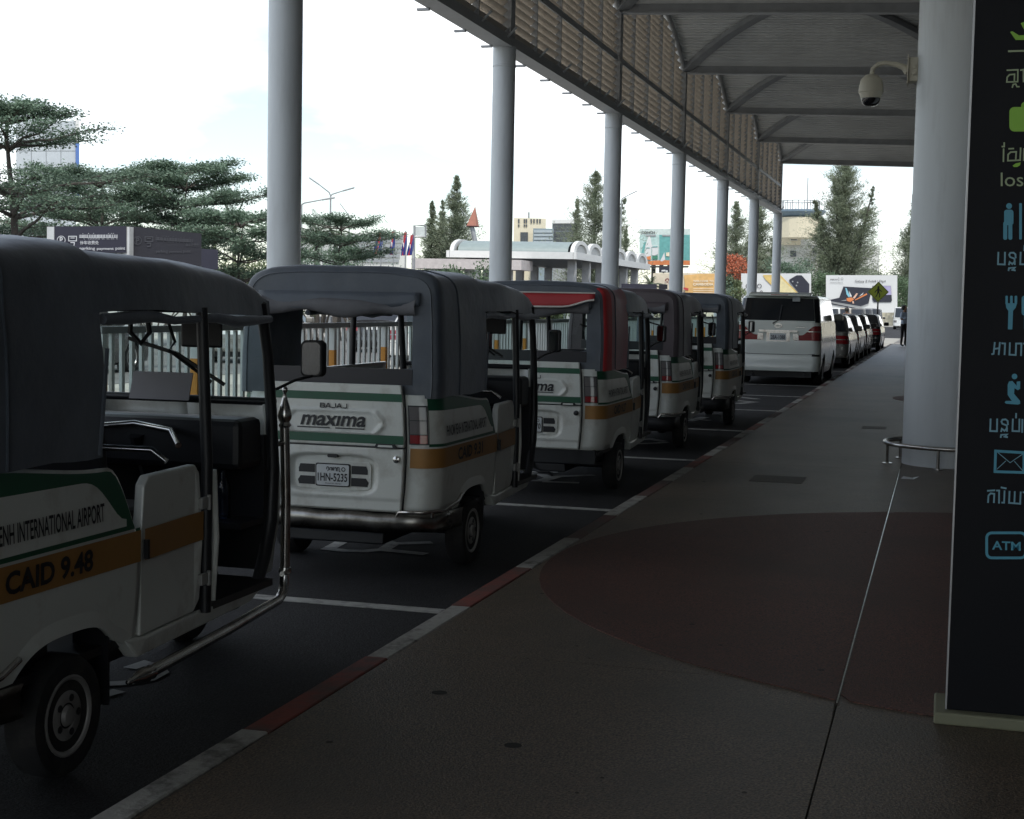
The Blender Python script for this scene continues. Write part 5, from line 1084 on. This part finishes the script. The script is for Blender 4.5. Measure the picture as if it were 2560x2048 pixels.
palm('bushy palm behind the street lamp post', 790, 78, 540, 1, 2.3); palm('pale palm behind the low umbrella tree', 585, 92, 510, 2, 2.4); palm('palm half hidden left of the pale one', 535, 95, 545, 3, 2.0); palm('second bushy palm right of the lamp post', 838, 84, 556, 4, 1.9); palm('young palm by the cream billboard', 1625, 118, 690, 5, 1.6)

# ------------------------------------------------------------------ street lamps, flags, mast
def lamp(label, px, D, py, arms):
    b = place(px, D); zt_ = hgt(px, py, D); T = thing('street_lamp', label, 'street lamp', b, group='street lamps beyond the car park'); Rt = unit(np.array([b[1], -b[0], 0]))
    add('pole', MB().tube([(0, 0, 0), (0, 0, zt_*.6), (0, 0, zt_)], [.1, .08, .06], 8), POSTM, T, smooth=60)
    for dx, dy in arms:
        e = Rt*dx/F*D+np.array([0, 0, dy/F*D]); s0 = np.array([0, 0, zt_]); m1 = s0+np.array([0, 0, .3*e[2]])+Rt*(.12*dx/F*D)
        ar = add('arm', MB().tube([s0, m1, s0+e], [.05, .045, .035], 6), POSTM, T, smooth=60)
        h = s0+e; dv = unit(e-np.array([0, 0, .3*e[2]])); add('lamp_head', MB().obox(h+dv*.35, dv*.42, np.cross(dv, np.array([0, 0, 1.]))*.14, (0, 0, .05)), GRYP, ar, bevel=.03)
lamp('two-armed street lamp rising behind the bushy palm', 824, 104, 490, ((-30, 28), (32, 14)))
lamp('single-armed street lamp beside the first column', 752, 96, 512, ((52, 14),)); lamp('short single-armed street lamp right of the two-armed one', 871, 128, 545, ((-10, 18),)); lamp('street lamp with its arm showing past the third column', 1548, 140, 500, ((20, 14),))
FB = M('flag_blue', (.03, .05, .25), .8, trans=.3); FR = M('flag_red', (.5, .05, .07), .8, trans=.3); FWh = M('flag_white', (.7, .66, .64), .8)
for i, (px, y0, y1, wf, lab) in enumerate(((951, 578, 640, 18, 'widest half-unfurled blue and red flag, nearest the umbrella tree'), (982, 579, 640, 6, 'furled flag hanging on the pole next to the widest flag'), (1012, 580, 642, 8, 'furled flag hanging in front of the striped building'), (1029, 587, 642, 11, 'blue and red flag on the pole beside the empty sign frame'))):
    D = 88+i; b = place(px, D); T = thing('flag', lab, 'flag', b, group='flags on poles'); zt_ = hgt(px, y0-3, D); Rt = unit(np.array([b[1], -b[0], 0]))
    add('pole', MB().tube([(0, 0, 0), (0, 0, zt_)], .04, 6), POSTM, T)
    z1_ = hgt(px, y0, D); z0_ = hgt(px, y1-2, D); ww = wf/F*D
    fp = lambda u, v: tuple(-Rt*(ww*u*(.25+.75*v))+np.array([.08*math.sin(u*9+v*3), .08*math.cos(u*7+v*2), z1_-(z1_-z0_)*(v*.95+.05*u)]))
    for u0, u1, m in ((0, .2, FB), (.2, .82, FR), (.82, 1., FB)):
        g = MB(); g.grid(lambda a, c: fp(u0+(u1-u0)*a/5, c/10), 6, 11); add('flag_band', g, m, T, smooth=80)
    g = MB(); g.grid(lambda a, c: tuple(np.array(fp(.42+.16*a/3, .45+.2*c/3))+np.array([0, -.05, 0])), 4, 4); add('flag_emblem', g, FWh, T)
D = 130; b = place(1190, D); T = thing('mast', 'slanting grey mast with a red pyramid top held by wires', 'mast', b)
zA, zB_, zC = hgt(1182, 567, D), hgt(1187, 517, D), hgt(1193, 620, D); Rt = unit(np.array([b[1], -b[0], 0]))
at_ = lambda px, py: ond(px, py, D)-np.array(b)
add('pole', MB().tube([at_(1196, 700), at_(1190, 615), at_(1180, 567)], [.3, .25, .2], 8), POSTM, T)
pyr = MB(); c1 = at_(1182, 566); ap = at_(1188, 516); dy_ = np.array([0, .45, 0]); e = Rt*.42
pyr.add([c1-e-dy_, c1+e-dy_, c1+e+dy_, c1-e+dy_, ap], [(0, 1, 4), (1, 2, 4), (2, 3, 4), (3, 0, 4), (3, 2, 1, 0)]); add('pyramid', pyr, M('faded_red_paint', (.32, .13, .09), .7), T)
add('pyramid_rim', MB().tube([c1-e-dy_, c1+e-dy_, c1+e+dy_, c1-e+dy_, c1-e-dy_], .05, 4), M('dark_red', (.12, .04, .04), .7), T)
for q in ((1150, 520), (1168, 600), (1200, 600)): add('wire', MB().tube([at_(1180, 560), at_(*q)], .02, 3), POSTM, T)
T, fn, ba = None, None, None
fn, p0, n_ = board_plane(1048, 600, 110); ba = np.array([p0[0], p0[1], 0]); T = thing('sign_frame', 'empty rectangular metal sign frame on one tall post near the flags', 'frame', ba)
g = MB(); P = [fn(1036, 690)-ba, fn(1036, 564)-ba, fn(1064, 564)-ba, fn(1064, 592)-ba, fn(1036, 592)-ba]; P[0][2] = 0; g.tube(P, .09, 6); add('frame', g, POSTM, T)
quadboard(T, 'panel', fn, ba, 1038, 1062, 567, 590, M('frosted_panel', (.5, .54, .53), .6), .05)

# ------------------------------------------------------------------ toll plaza
A = ond(1447, 764, 117); B = ond(1600, 764, 141); A[2] = B[2] = 0; dirv = unit(B-A); Lf = unit(ond(1150, 764, 118)*np.array([1, 1, 0])-A)
TP = thing('toll_plaza', 'toll plaza with a row of white arched vaults on grey pillars', 'building', A)
pitch = np.linalg.norm(B-A)/5; up = np.array([0, 0, 1.]); TW = M('toll_white', (.6, .61, .6), .6, var=.04); TR = M('toll_roof_green_grey', (.22, .27, .27), .5, var=.08)
zf0, zf1 = hgt(1447, 651, 117), hgt(1447, 634, 117); ha = (hgt(1447, 609, 117)-zf1)*1.2; LEN = 9.4
for i in range(6):
    c = dirv*pitch*i; hw = pitch*.5
    g = MB(); N = 14
    ar_ = lambda a, r=1.: c+dirv*(-math.cos(a)*hw*r)+up*(zf1+math.sin(a)*ha*r)
    g.grid(lambda k, j: tuple(ar_(PI*k/N, .93)+Lf*(0.4+(LEN-.8)*j)), N+1, 2); add('vault', g, TR, TP, smooth=50)
    for e_ in (0, LEN):
        g = MB(); g.grid(lambda k, j: tuple((ar_(PI*k/N, 1.04), ar_(PI*k/N, .74), ar_(PI*k/N, .74)+Lf*.3, ar_(PI*k/N, 1.04)+Lf*.3, ar_(PI*k/N, 1.04))[j]+Lf*(e_-.15)), N+1, 5); add('arch_ring', g, TW, TP, smooth=40)
    g = MB(); g.add([tuple(ar_(PI*k/N, .75)+Lf*.12) for k in range(N+1)], [tuple(range(N+1))]); tv = add('tympanum', g, M('tympanum_grey', (.2, .21, .19), .7), TP)
    for k in range(1, 8):
        zz = zf1+ha*.7*k/8; wv = hw*.72*math.sqrt(max(0, 1-(.7*k/8/.75)**2)); add('grille_bar', MB().obox(c+up*zz+Lf*.05, dirv*wv, Lf*.04, up*.03), TW, tv)
    for e_ in (.6, LEN-.6):
        p_ = c+Lf*e_; add('pillar', MB().obox(p_+up*zf0/2, dirv*.3, Lf*.3, up*zf0/2), M('toll_pillar', (.42, .42, .42), .7), TP)
    p_ = c+Lf*LEN/2; add('toll_booth', MB().obox(p_+up*1.25, dirv*.6, Lf*1.2, up*1.25), TW, TP)
cm = dirv*pitch*2.5
for e_ in (-.25, LEN+.25): add('fascia', MB().obox(cm+Lf*e_+up*(zf0+zf1)/2, dirv*pitch*3.05, Lf*.12, up*(zf1-zf0)/2), TW, TP)
for s_ in (-.53, 5.53): add('fascia', MB().obox(dirv*pitch*s_+Lf*LEN/2+up*(zf0+zf1)/2, dirv*.1, Lf*(LEN/2+.1), up*(zf1-zf0)/2), TW, TP)
add('soffit', MB().obox(cm+Lf*LEN/2+up*(zf0+.1), dirv*pitch*2.98, Lf*LEN/2*.97, up*.06), GRYP, TP)
zz0 = hgt(1300, 676, 115); add('lower_canopy', MB().obox(-dirv*3.2+Lf*7.5+up*(zz0+.35), dirv*1.6, Lf*4.2, up*.38), M('toll_pinkish_band', (.5, .46, .45), .6), TP)
for k in (4.6, 7.6, 10.6): add('canopy_post', MB().obox(-dirv*3.2+Lf*k+up*zz0/2, dirv*.18, Lf*.18, up*zz0/2), TW, TP)
# ------------------------------------------------------------------ buildings
WINM = M('window_dark', (.05, .06, .07), .15, var=.3); CRM = M('building_cream', (.6, .55, .42), .8, var=.05); BWH = M('building_white', (.56, .57, .55), .8, var=.05); BGR = M('building_grey', (.3, .32, .33), .6); BGL = M('building_glass', (.2, .25, .28), .2, var=.15, vs=.2)
def building(name, label, D, px0, px1, py0, depth, mat, yaw=0.):
    fn, p0, n = board_plane((px0+px1)/2, py0, D, yaw); base = np.array([p0[0], p0[1], 0]); T = thing(name, label, 'building', base)
    a, b = fn(px0, py0)-base, fn(px1, py0)-base; h = min(a[2], b[2]); a[2] = b[2] = 0
    g = MB(); q = [a, b, b+n*depth, a+n*depth]; g.add([tuple(p) for p in q]+[tuple(p+up*h) for p in q], [(0, 1, 5, 4), (1, 2, 6, 5), (2, 3, 7, 6), (3, 0, 4, 7), (4, 5, 6, 7)]); add('wall', g, mat, T)
    return T, fn, base, n, h
def win(T, fn, ba, x0, x1, y0, y1, nm='window', mat=WINM, frame=True, th=.15):
    w_ = quadboard(T, nm, fn, ba, x0, x1, y0, y1, mat, th+.02, th*.4)
    if frame: quadboard(T if False else w_, 'sill', fn, ba, x0-.8, x1+.8, y1, y1+1.2, TW, .2, .25)
    return w_
T, fn, ba, n_, h = building('tower_block', 'plain grey panelled tower block with a blue striped corner, behind the tallest umbrella tree', 120, 40, 190, 300, 14, M('panel_pale_grey', (.42, .46, .49), .6, var=.04))
for i in range(4):
    for j in range(5): quadboard(T, 'cladding_panel', fn, ba, 42+37*i, 42+37*(i+1)-1.3, 303+76*j, 303+76*(j+1)-1.3, M('panel_pale_grey', (.42, .46, .49), .6), .1, .05)
for i in range(4): quadboard(T, 'corner_stripe', fn, ba, 189, 198, 300+60*i, 360+60*i-1, (TW if i % 2 == 0 and i < 1 else M('stripe_blue', (.08, .16, .4), .5)), .3, .1)
T, fn, ba, n_, h = building('office_block', 'white office block with grey window bands behind the flags', 260, 880, 1018, 582, 25, BWH, yaw=.5)
for j in range(6): quadboard(T, 'window_band', fn, ba, 882, 1006-2*j, 590+12*j, 596+12*j, M('band_grey', (.28, .3, .32), .3), .3, .08)
T, fn, ba, n_, h = building('cream_block', 'cream building with small attic openings beside the second column', 240, 1285, 1365, 545, 20, CRM)
for k, x in enumerate((1297, 1311, 1316, 1328, 1335, 1343, 1350)):
    for yy in ((548, 558),) + (((562, 567),) if k < 3 else ()): win(T, fn, ba, x-1.8, x+1.8, yy[0], yy[1], frame=False)
win(T, fn, ba, 1301, 1320, 581, 607)
add('antenna', MB().tube([fn(1322, 545, -2)-ba, fn(1322, 525, -2)-ba], .15, 4), POSTM, T)
T, fn, ba, n_, h = building('glass_block', 'low blue grey glazed building between the cream and the grey ones', 230, 1333, 1384, 571, 20, BGL)
for j in range(4): quadboard(T, 'glazing_band', fn, ba, 1335, 1382, 576+9*j, 582+9*j, M('glazing_pale', (.3, .35, .38), .15), .2, .08)
T, fn, ba, n_, h = building('grey_block', 'grey banded building next to the broad conifer', 236, 1381, 1440, 549, 20, BGR)
for j in range(3): quadboard(T, 'window_band', fn, ba, 1383, 1438, 563+17*j, 575+17*j, WINM, .3, .08)
quadboard(T, 'parapet', fn, ba, 1380, 1441, 549, 559, TW, .4, .15)
zw = lambda x, y: (1780+x*.2782, 380+y*.2782)
T, fn, ba, n_, h = building('white_building', 'white multi-storey building carrying a roof platform, behind the huge conifer', 230, 1945, 2200, 612, 30, BWH)
fnw = fn; quadboard(T, 'stair_tower', fn, ba, 1953, 2002, 541, 613, CRM, 8, .3)
quadboard(T, 'upper_wing', fn, ba, 2000, 2060, 585, 613, BWH, 10, .1)
for q in ((705, 740, 770, 800), (700, 885, 765, 950), (830, 975, 888, 1040), (960, 975, 1030, 1050), (900, 860, 950, 920)):
    a, b = zw(q[0], q[1]), zw(q[2], q[3]); w_ = quadboard(T, 'window', fn, ba, a[0], b[0], a[1], b[1], TW, .3, .4); quadboard(w_, 'pane', fn, ba, a[0]+1.5, b[0]-1.5, a[1]+1.5, b[1]-1.5, WINM, .1, .5)
D = 224
pfm = MB(); cpt = ond(2000, 530, D); hp = thing('roof_platform', 'round blue grey landing platform with railings on the white building', 'platform', (cpt[0], cpt[1], 0))
zp_ = cpt[2]; Rr = 62/F*D
add('deck', MB().lathe([(Rr*.55, zp_-1.0), (Rr*.8, zp_-.7), (Rr, zp_-.1), (Rr, zp_+.2), (0, zp_+.22)], (0, 0, 0), 'z', 28), M('platform_blue_grey', (.14, .2, .26), .5), hp)
add('stem', MB().lathe([(3.2, hgt(2000, 545, D)-3), (3.2, zp_-.9)], (0, 0, 0), 'z', 16), CRM, hp)
for i in range(20):
    a = 2*PI*i/20; add('railing_post', MB().tube([(Rr*.75*math.cos(a), Rr*.75*math.sin(a), zp_+.2), (Rr*.75*math.cos(a), Rr*.75*math.sin(a), zp_+1.6)], .06, 4), POSTM, hp)
add('railing', MB().tube([(Rr*.75*math.cos(2*PI*i/40), Rr*.75*math.sin(2*PI*i/40), zp_+1.55) for i in range(41)], .06, 4), POSTM, hp)
add('aerial', MB().tube([(1, 0, zp_), (1, 0, zp_+5)], .07, 4), POSTM, hp)
# ------------------------------------------------------------------ people
def person(label, loc, rz, shirt, trousers, arms):
    import bmesh
    J = dict(pel=(0, 0, .93), wa=(0, 0, 1.08), ch=(0, .0, 1.32), nk=(0, -.01, 1.48), hd0=(0, -.02, 1.56), hd=(0, -.025, 1.66), top=(0, -.01, 1.73),
             ls=(.17, 0, 1.42), le=arms[0], lh=arms[1], rs=(-.17, 0, 1.42), re=arms[2], rh=arms[3],
             lhp=(.1, 0, .9), lk=(.11, -.03, .5), la=(.12, .02, .09), lt=(.13, -.14, .04), rhp=(-.1, 0, .9), rk=(-.11, -.01, .5), ra=(-.12, .03, .09), rt=(-.13, -.13, .04))
    E_ = [('pel', 'wa'), ('wa', 'ch'), ('ch', 'nk'), ('nk', 'hd0'), ('hd0', 'hd'), ('hd', 'top'), ('ch', 'ls'), ('ls', 'le'), ('le', 'lh'), ('ch', 'rs'), ('rs', 're'), ('re', 'rh'), ('pel', 'lhp'), ('lhp', 'lk'), ('lk', 'la'), ('la', 'lt'), ('pel', 'rhp'), ('rhp', 'rk'), ('rk', 'ra'), ('ra', 'rt')]
    rad = dict(pel=(.15, .11), wa=(.14, .1), ch=(.16, .11), nk=(.06, .06), hd0=(.075, .085), hd=(.08, .1), top=(.06, .075), ls=(.065, .065), rs=(.065, .065), le=(.045, .045), re=(.045, .045), lh=(.035, .03), rh=(.035, .03), lhp=(.09, .095), rhp=(.09, .095), lk=(.06, .065), rk=(.06, .065), la=(.045, .05), ra=(.045, .05), lt=(.04, .035), rt=(.04, .035))
    ks_ = list(J); me = bpy.data.meshes.new('p'); me.from_pydata([J[k] for k in ks_], [(ks_.index(a), ks_.index(b)) for a, b in E_], [])
    ob = bpy.data.objects.new('p', me); COL.objects.link(ob); ob.modifiers.new('s', 'SKIN'); sm = ob.modifiers.new('ss', 'SUBSURF'); sm.levels = 2; sm.render_levels = 2
    for i, k in enumerate(ks_): me.skin_vertices[0].data[i].radius = rad[k]; me.skin_vertices[0].data[i].use_root = (k == 'pel')
    m2 = bpy.data.meshes.new_from_object(ob.evaluated_get(bpy.context.evaluated_depsgraph_get())); bpy.data.objects.remove(ob)
    m2.materials.clear()
    for m in (SKIN, shirt, trousers, BLACKP): m2.materials.append(m)
    for p in m2.polygons:
        c = p.center; p.use_smooth = True
        sl = abs(c[0]) > .2
        p.material_index = 3 if c[2] < .1 else 2 if (c[2] < .97 and abs(c[0]) < .21) else 1 if (c[2] < 1.46 and (not sl or c[2] > 1.2)) else 0
    T = thing('person', label, 'person', loc, rz); m2.name = 'person_body'
    b_ = bpy.data.objects.new('body', m2); COL.objects.link(b_); b_.parent = T
    add('hair', MB().lathe([(.0, 1.78), (.06, 1.772), (.1, 1.735), (.118, 1.68), (.115, 1.62), (.095, 1.56)], (0, .03, 0), 'z', 16), M('black_hair', (.012, .011, .01), .6), T, smooth=60)
    return T
p = onz(2258, 867, .12)
person('person in pale blue shirt and black trousers with folded arms by the thick column', (p[0], p[1], .12), .9, M('pale_blue_shirt', (.42, .5, .62), .8), M('black_trousers', (.015, .015, .018), .8), ((.27, -.04, 1.16), (.02, -.2, 1.2), (-.27, -.04, 1.16), (-.02, -.2, 1.22)))
p = ond(2117, 778, 78); person('person in dark clothes standing behind the parked sedans', (p[0], p[1], 0), 3.0, M('dark_shirt', (.05, .05, .06), .8), M('dark_trousers', (.03, .03, .035), .8), ((.24, .0, 1.15), (.24, -.06, .9), (-.24, 0, 1.15), (-.24, -.06, .9)))
